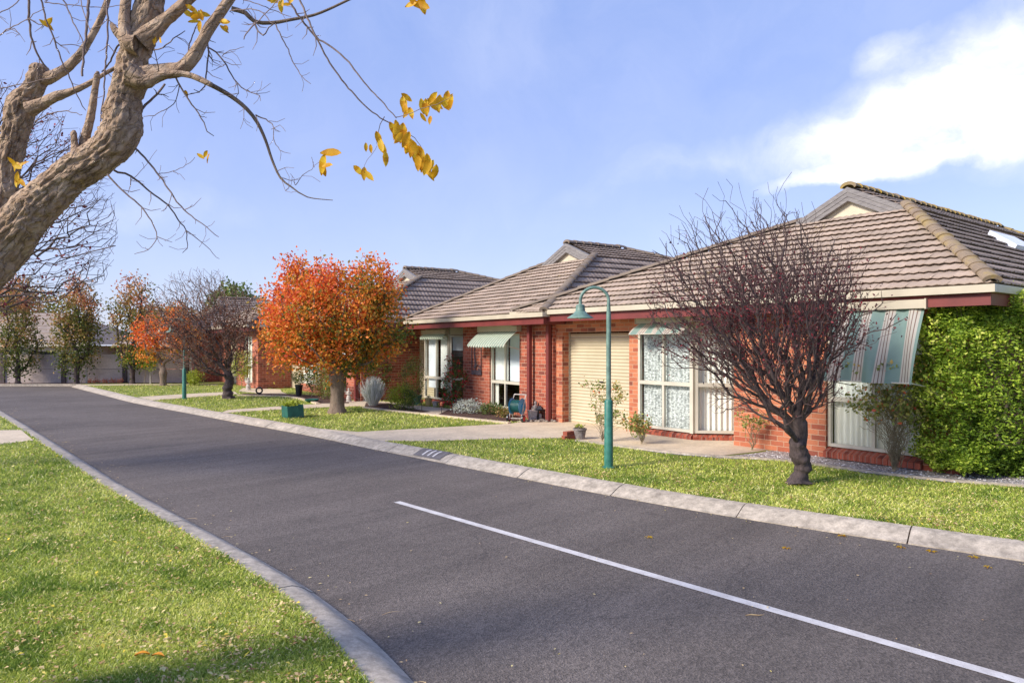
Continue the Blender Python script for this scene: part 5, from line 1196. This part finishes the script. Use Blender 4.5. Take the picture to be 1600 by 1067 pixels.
# row of small stones under the posts
stone = simple('river_stone', srgb(150, 138, 126), srgb(104, 92, 84), 20, .9, .4)
for i in range(13):
    px = 822 + i * 4.1; b = base_of(px, 658.5 + (i % 3) * .5); mb = MB(); r_ = random.uniform(.045, .07)
    mb.lathe([(r_ * .6, 0), (r_, r_ * .3), (r_ * .9, r_ * .7), (r_ * .4, r_ * 1.05), (.001, r_ * 1.1)], n=9); o = mb.build('edging_stone', stone, smooth=True, loc=tuple(b)); o.scale = (random.uniform(.8, 1.3), random.uniform(.8, 1.2), 1); o.rotation_euler = (0, 0, random.uniform(0, 3))
    tag(o, 'small rounded stone in the row along the maroon posts', 'stone', 'stones edging the driveway corner')
# loose bricks
b = base_of(888, 686.5)
for i, (dx, dy, dz, rz) in enumerate(((0, 0, 0, .5), (.02, .02, .077, .7))):
    mb = MB(); mb.box(-.115, .115, -.055, .055, 0, .076); o = mb.build('loose_brick', M['brick2'], bevel=.005, loc=(b[0] + dx, b[1] + dy, dz)); o.rotation_euler = (0, 0, rz)
    tag(o, ('lower' if i == 0 else 'upper') + ' of two loose bricks stacked beside the stone planter', 'brick', 'loose bricks by the stone planter')
# hose reel
b = base_of(808, 659); root = empty('hose_reel', tuple(b), -.5, 'blue hose reel cart with red wheels beside the maroon post', 'hose reel')
blue = simple('blue_plastic', srgb(70, 150, 190), srgb(50, 124, 168), 6, .4, .05); teal = simple('teal_hose', srgb(44, 110, 108), srgb(34, 90, 90), 10, .5, .1); redp = simple('red_plastic', srgb(190, 62, 60), srgb(160, 48, 48), 6, .4, .05)
for sx in (-1, 1):
    mb = MB(); mb.lathe([(.17, -.008), (.19, 0), (.17, .008)], (sx * .13, 0, .36), 24, 'x'); mb.lathe([(.05, -.02), (.05, .02)], (sx * .14, 0, .36), 14, 'x'); mb.build('reel_disc', blue, root, smooth=True)
    mb = MB(); mb.lathe([(.07, -.025), (.085, -.02), (.085, .02), (.07, .025)], (sx * .19, -.06, .085), 20, 'x'); w = mb.build('wheel', blackp, root, smooth=True); mb = MB(); mb.lathe([(.06, -.028), (.06, .028)], (sx * .19, -.06, .085), 16, 'x'); mb.build('hub', redp, w)
mb = MB()
for k in range(8): mb.lathe([(.10, -.012), (.145, -.006), (.145, .006), (.10, .012)], (-.105 + k * .03, 0, .36), 20, 'x')
mb.build('hose_coil', teal, root, smooth=True)
mb = MB()
for sx in (-1, 1): mb.tube([(sx * .155, -.10, .06), (sx * .155, .0, .36), (sx * .155, .16, .62)], .012, 8)
mb.tube([(-.155, .16, .62), (.155, .16, .62)], .014, 8); mb.tube([(-.19, -.06, .085), (.19, -.06, .085)], .01, 8); mb.tube([(-.155, .1, .0), (.155, .1, .0)], .012, 8); mb.tube([(-.155, .1, .0), (-.155, 0, .36)], .01, 6); mb.tube([(.155, .1, .0), (.155, 0, .36)], .01, 6)
mb.build('cart_frame', whitep, root, smooth=True)
# wall sculptures
p = h2.world(h2.a(744, -.03), -.03, 0); a0, a1 = h2.a(752.5, -.02), h2.a(737.5, -.02); zt, zb = h2.z(541, a0, 0), h2.z(586, a0, 0)
root = empty('wall_sculpture', h2.world((a0 + a1) / 2, -.02, zb), math.atan2(-h2.u[1], -h2.u[0]), 'dark framed metal sculpture hung on the second house brick pier', 'wall sculpture'); w = (a1 - a0) / 2; H_ = zt - zb
irony = simple('oxidised_iron', srgb(84, 74, 84), srgb(60, 52, 58), 12, .7, .2)
mb = MB(); mb.box(-w, w, -.02, .0, 0, .02); mb.box(-w, w, -.02, 0, H_ - .02, H_); mb.box(-w, -w + .02, -.02, 0, .021, H_ - .021); mb.box(w - .02, w, -.02, 0, .021, H_ - .021); mb.build('frame', irony, root)
mb = MB(); mb.tube([(-w * .3, -.01, .02), (-w * .2, -.015, H_ * .4), (-w * .5, -.012, H_ * .8), (-w * .3, -.01, H_ - .02)], .016, 6)
for k in range(9): mb.lathe([(.001, -.01), (.035, 0), (.001, .01)], (random.uniform(-w * .6, w * .7), -.012, .05 + random.random() * H_ * .3), 7, 'y')
for k in range(7): zq = H_ * (.3 + .09 * k); mb.tube([(-w * .3, -.012, zq), (w * random.uniform(.1, .6), -.014, zq + .06)], .008, 5)
mb.box(-w + .02, w - .02, -.015, -.008, .02, H_ * .16); mb.build('branch_figure', irony, root)
a0 = h1.a(842, .08); zb = h1.z(590, a0, .1); root = empty('wire_ornament', h1.world(a0, .085, zb), math.atan2(-h1.u[1], -h1.u[0]), 'thin rusty wire ornament on the brick wall between the maroon posts', 'wall ornament')
mb = MB()
for k in range(5): x_ = -.1 + .05 * k; mb.tube([(0, -.01, 0), (x_ * .6, -.02, .14), (x_, -.012, .22 + .05 * (k % 2)), (x_ * 1.3, -.01, .34 - .04 * abs(k - 2))], .005, 5)
mb.tube([(.08 * math.cos(t), -.012, .12 + .08 * math.sin(t)) for t in np.linspace(0, 6.28, 16)], .005, 5); mb.build('wire', simple('rust', srgb(120, 66, 48), srgb(84, 46, 36), 20, .9, .2), root)
# planter box on the lawn
bx0 = base_of(458, 652); root = empty('planter_box', tuple(bx0), R(38), 'dark green square planter box tilted on the lawn by the orange tree', 'planter box')
gp = simple('green_painted_timber', srgb(40, 104, 92), srgb(28, 82, 74), 8, .5, .1); root.rotation_euler = (R(0), R(-4), R(38))
mb = MB(); s_ = .20; t_ = .02; H_ = .30
mb.box(-s_, s_, -s_, -s_ + t_, 0, H_); mb.box(-s_, s_, s_ - t_, s_, 0, H_); mb.box(-s_, -s_ + t_, -s_ + t_, s_ - t_, .001, H_ - .001); mb.box(s_ - t_, s_, -s_ + t_, s_ - t_, .001, H_ - .001); mb.build('box', gp, root, bevel=.004)
mb = MB(); mb.box(-s_ + t_, s_ - t_, -s_ + t_, s_ - t_, .22, .25); mb.build('soil', M['mulch'], root)
rg = np.random.default_rng(3); pos = np.array([-.02, .0, .32]) + rg.normal(0, 1, (260, 3)) * np.array([.09, .09, .03]); leaves(pos, .07, M['leafL'], 'seedlings', root, rg.random(260), 3, up=.9)['kind'] = 'stuff'
# ring ornament, saucer, solar lights
b = base_of(405, 617); root = empty('ring_ornament', tuple(b), .3, 'black ring ornament standing in the bed before the fourth house', 'ornament')
mb = MB(); rr = .10; mb.tube([(rr * math.cos(t), 0, .16 + rr * math.sin(t)) for t in np.linspace(0, 2 * math.pi, 24)], .028, 8, False); mb.box(-.05, .05, -.04, .04, 0, .04); mb.build('ring', blackp, root, smooth=True)
b = base_of(487, 628.5); root = empty('bird_bath_bowl', tuple(b), 0, 'flat green bowl on the ground left of the orange tree', 'bowl'); mb = MB(); mb.lathe([(.1, 0), (.2, .06), (.22, .1), (.2, .1), (.12, .05), (.002, .04)], n=20); mb.build('bowl', gp, root, smooth=True)
for px, py, lab in ((659, 641, 'solar stake light in the mulch by the green pot'), (690, 646, 'reddish solar stake light before the red flowering shrub')):
    b = base_of(px, py); root = empty('stake_light', tuple(b), 0, lab, 'garden light', 'garden stake lights'); mb = MB(); mb.tube([(0, 0, 0), (0, 0, .2)], .008, 6); mb.build('stake', blackp, root); mb = MB(); mb.lathe([(.02, .2), (.035, .21), (.035, .26), (.05, .265), (.03, .29), (.002, .3)], n=10); mb.build('head', terra, root, smooth=True)
# white sticks by wall: downpipe sized stakes of young trees
for px, lab in ((135, 'white tree stake left before the grey wall'), (235, 'white tree stake beside the pollarded tree')):
    x_, y_ = (px - 800) / F * 31.9, 31.9; mb = MB(); mb.box(-.03, .03, -.03, .03, 0, .95 if px == 135 else .7); mb.box(-.04, .04, -.04, .04, (.95 if px == 135 else .7), (.97 if px == 135 else .72)); o = mb.build('tree_stake', whitep, loc=(x_, y_, 0), bevel=.005); tag(o, lab, 'stake')
# painted house number patch on the kerb
i0 = int(np.argmin(np.abs(800 + F * kr[:, 0] / kr[:, 1] - 655))); pk_ = kr[i0]; tt = kr[i0 + 1] - kr[i0 - 1]; tt = tt / np.linalg.norm(tt); nv = nr[i0]
def kp(t, w, lift): 
    hgt = np.interp(w, [q[0] for q in KPROF[1:-1]], [q[1] for q in KPROF[1:-1]]); p_ = pk_ + tt * t + nv * w * .32; return (p_[0], p_[1], RZ + hgt + lift)
mb = MB(); ws = [.08, .3, .55, .75, .98]
for a_, c_ in zip(ws[:-1], ws[1:]): mb.poly([kp(-.36, a_, .009), kp(.36, a_, .009), kp(.36, c_, .009), kp(-.36, c_, .009)])
root = mb.build('kerb_number_patch', simple('dark_grey_paint', srgb(120, 114, 112), srgb(98, 93, 92), 10, .8, .1)); tag(root, 'dark painted patch with white house number on the right kerb', 'house number')
mb = MB()
for k, t in enumerate((.14, 0, -.14)):
    for a_, c_ in zip((.2, .4, .55), (.4, .55, .8)): mb.poly([kp(t - .022, a_, .013), kp(t + .022, a_, .013), kp(t + .022, c_, .013), kp(t - .022, c_, .013)])
mb.build('digits', M['paint'], root)
# twig and leaves on the road
p = G(1165, 962, RZ); mb = MB(); mb.tube([(0, 0, .006), (.04, .003, .01), (.09, -.002, .007), (.13, .004, .008)], [.002, .004, .0035, .0015], 6); o = mb.build('fallen_twig', M['litter'], loc=(p[0], p[1], RZ)); tag(o, 'thin dry twig lying on the asphalt below the white line', 'twig')
o.data.materials[0] = simple('dry_wood', srgb(190, 164, 120), srgb(160, 130, 92), 30, .9, .1)
orange_leaf = simple('orange_leaf', srgb(226, 158, 30), srgb(190, 116, 26), 30, .6, .1)
for px, py, rz, lab in ((222, 1029, .2, 'yellow curled leaf lying on the left lawn, left of a pair'), (247, 1031, -.2, 'yellow orange curled leaf lying on the left lawn, right of a pair')):
    x_, y_ = G(px, py); V = []; Fc = []
    for i in range(7):
        u_ = i / 6; wd = .016 * math.sin(math.pi * min(.98, u_ + .05)) + .001; cz = .018 + .014 * math.sin(u_ * 3); V += [(u_ * .08 - .04, -wd, cz + .01), (u_ * .08 - .04, 0, cz), (u_ * .08 - .04, wd, cz + .01)]
    for i in range(6): q = i * 3; Fc += [(q, q + 1, q + 4, q + 3), (q + 1, q + 2, q + 5, q + 4)]
    o = fast('fallen_leaf', V, Fc, orange_leaf, loc=(x_, y_, 0), smooth=True); o.rotation_euler = (0, 0, rz); tag(o, lab, 'leaf', 'curled leaves on the left lawn')

# ---------------------------------------------------------------- grass
def inpoly(x, y, poly):
    poly = np.asarray(poly); inside = np.zeros(len(x), bool); j = len(poly) - 1
    for i in range(len(poly)):
        xi, yi = poly[i]; xj, yj = poly[j]
        c = ((yi > y) != (yj > y)) & (x < (xj - xi) * (y - yi) / (yj - yi + 1e-12) + xi); inside ^= c; j = i
    return inside
def sample(poly, N_, d0, d1, pxr, power=2.0):
    """density falls with distance from the camera"""
    u = RNG.random(N_); d = 1 / (1 / d0 + u * (1 / d1 - 1 / d0)); px = RNG.uniform(pxr[0], pxr[1], N_)
    # equal number per screen row -> area element d*dd: ok for this use
    x = (px - 800) / F * d; k = inpoly(x, d, poly)
    for pv in PAVE:
        k[k] &= ~inpoly(x[k], d[k], pv)
    return x[k], d[k]
def blades(name, poly, N_, d0, d1, pxr, kind='grass'):
    x, y = sample(poly, N_, d0, d1, pxr); n = len(x); sc = np.clip(y / 4.5, .8, 5)
    tf = np.array([mnoise.noise(Vector((p, q, 7)) * 2.6) for p, q in zip(x, y)]) > .22; h = RNG.uniform(.010, .026, n) * sc ** .4 * np.where(tf, 1.25, 1.); w = RNG.uniform(.0022, .0042, n) * sc ** .85; a = RNG.uniform(0, 6.28, n); le = RNG.uniform(.4, 1.7, n) * h; la = RNG.uniform(0, 6.28, n)
    b = np.stack([x, y, np.zeros(n)], 1); s = np.stack([np.cos(a) * w, np.sin(a) * w, np.zeros(n)], 1); t = b + np.stack([np.cos(la) * le, np.sin(la) * le, h], 1); m_ = (b + t) / 2 + np.stack([np.zeros(n), np.zeros(n), h * .2], 1)
    V = np.stack([b - s, b + s, m_ + s * .7, t, m_ - s * .7], 1).reshape(-1, 3); i = np.arange(n)[:, None] * 5
    Fq = (i + np.array([[0, 1, 2, 4]])); Ft = i + np.array([[4, 2, 3, 3]])
    patch = np.array([mnoise.noise(Vector((p, q, 0)) * .9) * .5 + mnoise.noise(Vector((p, q, 3)) * 3.1) * .35 for p, q in zip(x[::8], y[::8])]); patch = np.repeat(patch, 8)[:0] if False else np.interp(np.arange(n), np.arange(0, n, 8), patch)
    pt = np.array([mnoise.noise(Vector((p, q, 0)) * .7) * .8 + mnoise.noise(Vector((p, q, 3)) * 3.1) * .6 + mnoise.noise(Vector((p, q, 9)) * 9) * .35 for p, q in zip(x, y)])
    cv = np.clip(.44 + .35 * pt - .28 * tf + RNG.normal(0, .2, n), 0, .93); st = RNG.random(n) < .09 + .22 * np.clip(pt, 0, 1); cv[st] = RNG.uniform(.85, 1, st.sum())
    # two quads per blade (upper one collapses to a point)
    V2 = np.stack([b - s, b + s, m_ + s * .7, m_ - s * .7, t + s * .12, t - s * .12], 1).reshape(-1, 3); i = np.arange(n)[:, None] * 6
    Fa = np.concatenate([i + np.array([[0, 1, 2, 3]]), i + np.array([[3, 2, 4, 5]])])
    return tag(fast(name, V2, Fa, M['grass'], cv=np.concatenate([cv, cv])), 'short mown lawn grass blades', 'grass', None, 'stuff')
blades('grass_left', lawn_l_poly, 560000, 2.3, 22, (-520, 760))
blades('grass_right', lawn_r_poly, 480000, 4.6, 31, (100, 2050))
def litter(name, poly, N_, d0, d1, pxr, edge=None, eb=0., sz=(.012, .035), z=.012, hi=None):
    x, y = sample(poly, N_, d0, d1, pxr); n = len(x)
    if edge is not None:
        E = edge[::3]; dm = np.full(n, 9.)
        for e in E: dm = np.minimum(dm, np.hypot(x - e[0], y - e[1]))
        k = RNG.random(n) < (.18 + eb * np.exp(-dm / .55)); x, y = x[k], y[k]; n = len(x)
    k = np.array([mnoise.noise(Vector((p, q, 5)) * 1.6) + .7 * mnoise.noise(Vector((p, q, 5)) * 6) for p, q in zip(x, y)]) > RNG.normal(-.05, .3, n); x, y = x[k], y[k]; n = len(x)
    pos = np.stack([x, y, RNG.uniform(z * .5, z * 1.8, n)], 1); sc = np.clip(y / 6, .8, 3)
    L_ = RNG.uniform(*sz, n) * sc ** .3; a = RNG.uniform(0, 6.28, n); d = np.stack([np.cos(a), np.sin(a), RNG.normal(0, .25, n)], 1); s = np.stack([-np.sin(a), np.cos(a), RNG.normal(0, .25, n)], 1); w = L_ * RNG.uniform(.12, .36, n)
    V = np.stack([pos - d * L_[:, None] / 2, pos + s * w[:, None] + np.array([0, 0, .004]), pos + d * L_[:, None] / 2, pos - s * w[:, None] + np.array([0, 0, .004])], 1).reshape(-1, 3)
    i = np.arange(n)[:, None] * 4; return tag(fast(name, V, i + np.array([[0, 1, 2, 3]]), M['litter'], cv=np.clip(RNG.normal(.6, .25, n), 0, 1)), 'small dry fallen leaves scattered about', 'fallen leaves', None, 'stuff')
litter('leaf_litter_left', lawn_l_poly, 125000, 2.3, 20, (-520, 740), edge_l, .35, z=.024, sz=(.012, .042))
litter('leaf_litter_right', lawn_r_poly, 180000, 4.6, 28, (100, 2050), edge_r, .95, z=.022)
# sparse leaves on the road, mostly along the gutters
PV = PAVE; PAVE = []
n = 900; t = RNG.integers(0, len(kr), n // 2); off = RNG.exponential(.12, n // 2); p1 = kr[t] - nr[t] * (off[:, None] + .01) + RNG.normal(0, .05, (n // 2, 2))
t = RNG.integers(0, len(kl), n // 2); off = RNG.exponential(.10, n // 2); p2 = kl[t] - nl[t] * (off[:, None] + .01) + RNG.normal(0, .04, (n // 2, 2))
p3 = np.array([G(RNG.uniform(-50, 1600), 605 + 460 * RNG.random() ** 1.3, RZ) for _ in range(110)])
pos = np.concatenate([p1, p2, p3]); pos = np.concatenate([pos, np.full((len(pos), 1), RZ + .012)], 1)
n = len(pos); L_ = RNG.uniform(.012, .035, n); a = RNG.uniform(0, 6.28, n); d = np.stack([np.cos(a), np.sin(a), np.zeros(n)], 1); s = np.stack([-np.sin(a), np.cos(a), np.full(n, .2)], 1); w = (L_ * RNG.uniform(.1, .35, n))[:, None]; L_ = L_[:, None]
V = np.stack([pos - d * L_ / 2, pos + s * w, pos + d * L_ / 2, pos - s * w + np.array([0, 0, .003])], 1).reshape(-1, 3)
tag(fast('leaf_litter_road', V, np.arange(n)[:, None] * 4 + np.array([[0, 1, 2, 3]]), M['litter'], cv=np.clip(RNG.normal(.7, .2, n), 0, 1)), 'tiny dry leaves scattered on the asphalt', 'fallen leaves', None, 'stuff')
SK = []
for _ in range(34):
    i_ = int(RNG.integers(0, min(70, len(kl)))); p_ = kl[i_] - nl[i_] * (.02 + RNG.exponential(.12)); a_ = RNG.uniform(0, 6.28); ln = RNG.uniform(.05, .16); cv_ = RNG.uniform(-1, 1)
    SK.append((np.array([(p_[0] + ln * t_ * math.cos(a_ + cv_ * t_), p_[1] + ln * t_ * math.sin(a_ + cv_ * t_), RZ + .006 + .01 * math.sin(3 * t_)) for t_ in np.linspace(0, 1, 6)]), np.array([.0018, .002, .002, .0017, .0014, .001])))
tag(tubes(SK, simple('dry_stalk', srgb(206, 182, 140), srgb(170, 140, 104), 30, .9, 0), 'stalk_litter', None, minr=.001), 'thin dry stalks lying along the left kerb', 'dry stalks', None, 'stuff')
# larger yellow-green leaves near the right kerb
for i, (px, py) in enumerate(((1013, 840), (1228, 857), (1315, 838), (1408, 856), (1455, 862), (1521, 871), (1544, 887))):
    x_, y_ = G(px, py, RZ); V = []; Fc = []; rz = random.uniform(0, 6)
    for k in range(5):   # lobed leaf
        a = rz + k * 1.05; V0 = len(V); r_ = .05 * random.uniform(.8, 1.15)
        V += [(0, 0, .008), (r_ * .55 * math.cos(a - .35), r_ * .55 * math.sin(a - .35), .016), (r_ * math.cos(a), r_ * math.sin(a), .008), (r_ * .55 * math.cos(a + .35), r_ * .55 * math.sin(a + .35), .016)]; Fc.append((V0, V0 + 1, V0 + 2, V0 + 3))
    o = fast('yellow_leaf', V, Fc, M['leafY'], loc=(x_, y_, RZ), cv=[random.random() for _ in Fc]); tag(o, 'yellow lobed leaf lying on the asphalt near the right kerb', 'leaf', 'yellow leaves by the right kerb')
# pebbles in the gravel bed
gp_ = np.array(grav); N_ = 9000; x = RNG.uniform(1, 8, N_); y = RNG.uniform(8.5, 15, N_); k = inpoly(x, y, gp_); x, y = x[k], y[k]; n = len(x)
r_ = RNG.uniform(.008, .02, n); oc = np.array([(1, 0, 0), (0, 1, 0), (-1, 0, 0), (0, -1, 0), (0, 0, .8)]); ra = RNG.uniform(0, 1.57, n)
V = np.zeros((n, 5, 3))
for q in range(5):
    c, s = np.cos(ra), np.sin(ra); V[:, q, 0] = x + r_ * (oc[q][0] * c - oc[q][1] * s); V[:, q, 1] = y + r_ * (oc[q][0] * s + oc[q][1] * c) * .8; V[:, q, 2] = .006 + r_ * oc[q][2]
i = np.arange(n)[:, None] * 5; Fa = np.concatenate([i + np.array([[q, (q + 1) % 4, 4]]) for q in range(4)])
M['pebble'] = leafmat('pebble', [(0, srgb(110, 102, 98)), (.5, srgb(168, 160, 156)), (1, srgb(222, 216, 210))], .9, 0.)
tag(fast('pebbles', V.reshape(-1, 3), Fa, M['pebble'], cv=np.tile(RNG.random(n), 4)), 'grey and white pebbles covering the garden bed', 'gravel', None, 'stuff')

# ---------------------------------------------------------------- light, sky, camera
SUN_EL, SUN_AZ = 33.0, -120.0
w = bpy.data.worlds.new('World'); S.world = w; w.use_nodes = True; nt = w.node_tree; nt.nodes.clear()
out = nt.nodes.new('ShaderNodeOutputWorld'); bg = nt.nodes.new('ShaderNodeBackground'); bg.inputs[1].default_value = .15
sky = nt.nodes.new('ShaderNodeTexSky'); sky.sky_type = 'NISHITA'; sky.sun_disc = False; sky.sun_elevation = R(SUN_EL); sky.sun_rotation = R(SUN_AZ); sky.air_density = 1.0; sky.dust_density = .6; sky.ozone_density = 3.5
tc = nt.nodes.new('ShaderNodeTexCoord')
def vm(op, a, b=None, sc=None):
    x = nt.nodes.new('ShaderNodeVectorMath'); x.operation = op
    for i, v in enumerate((a, b)):
        if v is None: continue
        if hasattr(v, 'links'): nt.links.new(v, x.inputs[i])
        else: x.inputs[i].default_value = v
    return x
def mm(op, a, b=0., clamp=False):
    x = nt.nodes.new('ShaderNodeMath'); x.operation = op; x.use_clamp = clamp
    for i, v in enumerate((a, b)):
        if hasattr(v, 'links'): nt.links.new(v, x.inputs[i])
        else: x.inputs[i].default_value = v
    return x.outputs[0]
def wn(vec, sc, det=7, ro=.6):
    x = nt.nodes.new('ShaderNodeTexNoise'); x.inputs['Scale'].default_value = sc; x.inputs['Detail'].default_value = det; x.inputs['Roughness'].default_value = ro; nt.links.new(vec, x.inputs[0]); return x.outputs['Fac']
dirv = tc.outputs['Generated']
warp = vm('SCALE', vm('SUBTRACT', (lambda t: (nt.links.new(dirv, t.inputs[0]), t.outputs['Color'])[1])((lambda t: (t.inputs['Scale'].__setattr__('default_value', 3.2), t.inputs['Detail'].__setattr__('default_value', 8), t)[2])(nt.nodes.new('ShaderNodeTexNoise'))), (.5, .5, .5)).outputs[0]); warp.inputs['Scale'].default_value = .34
dw = vm('ADD', dirv, warp.outputs[0]).outputs[0]
def blob(px, py, sx, sz_, amt, tiltv=0.):
    c = Vector(((px - 800) / F, 1, (HY - py) / F)).normalized(); right = Vector((c.y, -c.x, 0)).normalized(); up = right.cross(c)
    r2 = (right * math.cos(tiltv) + up * math.sin(tiltv)); u2 = (up * math.cos(tiltv) - right * math.sin(tiltv))
    rel = vm('SUBTRACT', dw, tuple(c)).outputs[0]
    a = mm('DIVIDE', vm('DOT_PRODUCT', rel, tuple(r2)).outputs['Value'], sx); b_ = mm('DIVIDE', vm('DOT_PRODUCT', rel, tuple(u2)).outputs['Value'], sz_)
    q = mm('SQRT', mm('ADD', mm('MULTIPLY', a, a), mm('MULTIPLY', b_, b_))); v = mm('SUBTRACT', 1.0, q, True)
    return mm('MULTIPLY', v, amt)
B_all = None
for args in ((1605, 118, .24, .095, 1.15, .25), (1670, 175, .24, .11, 1.2, .0), (1520, 45, .24, .07, .55, .5), (1560, 235, .30, .05, .55, .0), (1370, 292, .14, .018, .9, 0.), (1440, 297, .10, .018, 1.3, 0.), (1150, 250, .30, .05, .25, .1), (1380, 40, .05, .04, .7, .0), (120, 330, .3, .05, .2, 0.)):
    v = blob(*args); B_all = v if B_all is None else mm('ADD', B_all, v)
cn = wn(dw, 5.0, 9, .62); cl = mm('MULTIPLY', B_all, mm('SUBTRACT', mm('MULTIPLY', cn, 3.2), .75)); cl = mm('ADD', cl, 0, True)
veil = mm('MULTIPLY', mm('SUBTRACT', wn(dw, 1.8, 6, .55), .42, True), .5)
cl = mm('MAXIMUM', cl, veil, True)
mixc = nt.nodes.new('ShaderNodeMix'); mixc.data_type = 'RGBA'; nt.links.new(cl, mixc.inputs[0])
tint = nt.nodes.new('ShaderNodeMix'); tint.data_type = 'RGBA'; tint.blend_type = 'MULTIPLY'; tint.inputs[0].default_value = 1.; nt.links.new(sky.outputs[0], tint.inputs[6]); tint.inputs[7].default_value = (1.06, .96, 1.02, 1)
sp = nt.nodes.new('ShaderNodeSeparateXYZ'); nt.links.new(dirv, sp.inputs[0])
gr = nt.nodes.new('ShaderNodeValToRGB'); nt.links.new(sp.outputs[2], gr.inputs[0])
els = [(-.0, (.57, .64, .88)), (.10, (.52, .60, .93)), (.28, (.38, .49, .93)), (.5, (.26, .41, .92)), (1.0, (.2, .34, .8))]
while len(gr.color_ramp.elements) < len(els): gr.color_ramp.elements.new(.5)
for e, (p_, c_) in zip(gr.color_ramp.elements, els): e.position = p_; e.color = (*c_, 1)
gs = vm('SCALE', gr.outputs[0]); gs.inputs['Scale'].default_value = 2.12
sm = nt.nodes.new('ShaderNodeMix'); sm.data_type = 'RGBA'; sm.inputs[0].default_value = .82; nt.links.new(tint.outputs[2], sm.inputs[6]); nt.links.new(gs.outputs[0], sm.inputs[7])
nt.links.new(sm.outputs[2], mixc.inputs[6])
cr_ = nt.nodes.new('ShaderNodeValToRGB'); cr_.color_ramp.elements[0].position = .36; cr_.color_ramp.elements[0].color = (.66, .72, .84, 1); cr_.color_ramp.elements[1].position = .56; cr_.color_ramp.elements[1].color = (.98, .98, 1, 1); nt.links.new(wn(dw, 7.5, 8, .65), cr_.inputs[0]); cs_ = vm('SCALE', cr_.outputs[0]); cs_.inputs['Scale'].default_value = 3.25; nt.links.new(cs_.outputs[0], mixc.inputs[7])
nt.links.new(mixc.outputs[2], bg.inputs[0]); nt.links.new(bg.outputs[0], out.inputs[0])
sd = bpy.data.lights.new('sun', 'SUN'); sd.energy = 2.0; sd.angle = R(14); sd.color = (1, .91, .79)
so = bpy.data.objects.new('sun', sd); COL.objects.link(so)
dv = Vector((math.sin(R(SUN_AZ)) * math.cos(R(SUN_EL)), math.cos(R(SUN_AZ)) * math.cos(R(SUN_EL)), math.sin(R(SUN_EL))))
so.rotation_euler = dv.to_track_quat('Z', 'Y').to_euler(); so.location = (-10, -5, 20)
cam = bpy.data.cameras.new('camera'); co = bpy.data.objects.new('camera', cam); COL.objects.link(co); S.camera = co
co.location = (0, 0, CZ); co.rotation_euler = (R(90), 0, 0); cam.sensor_width = 36; cam.lens = 36 * F / 1600; cam.shift_y = (HY - 533.5) / 1600; cam.clip_end = 2000
S.view_settings.view_transform = 'Standard'; S.view_settings.look = 'None'; S.view_settings.gamma = 1; S.view_settings.exposure = 1.46
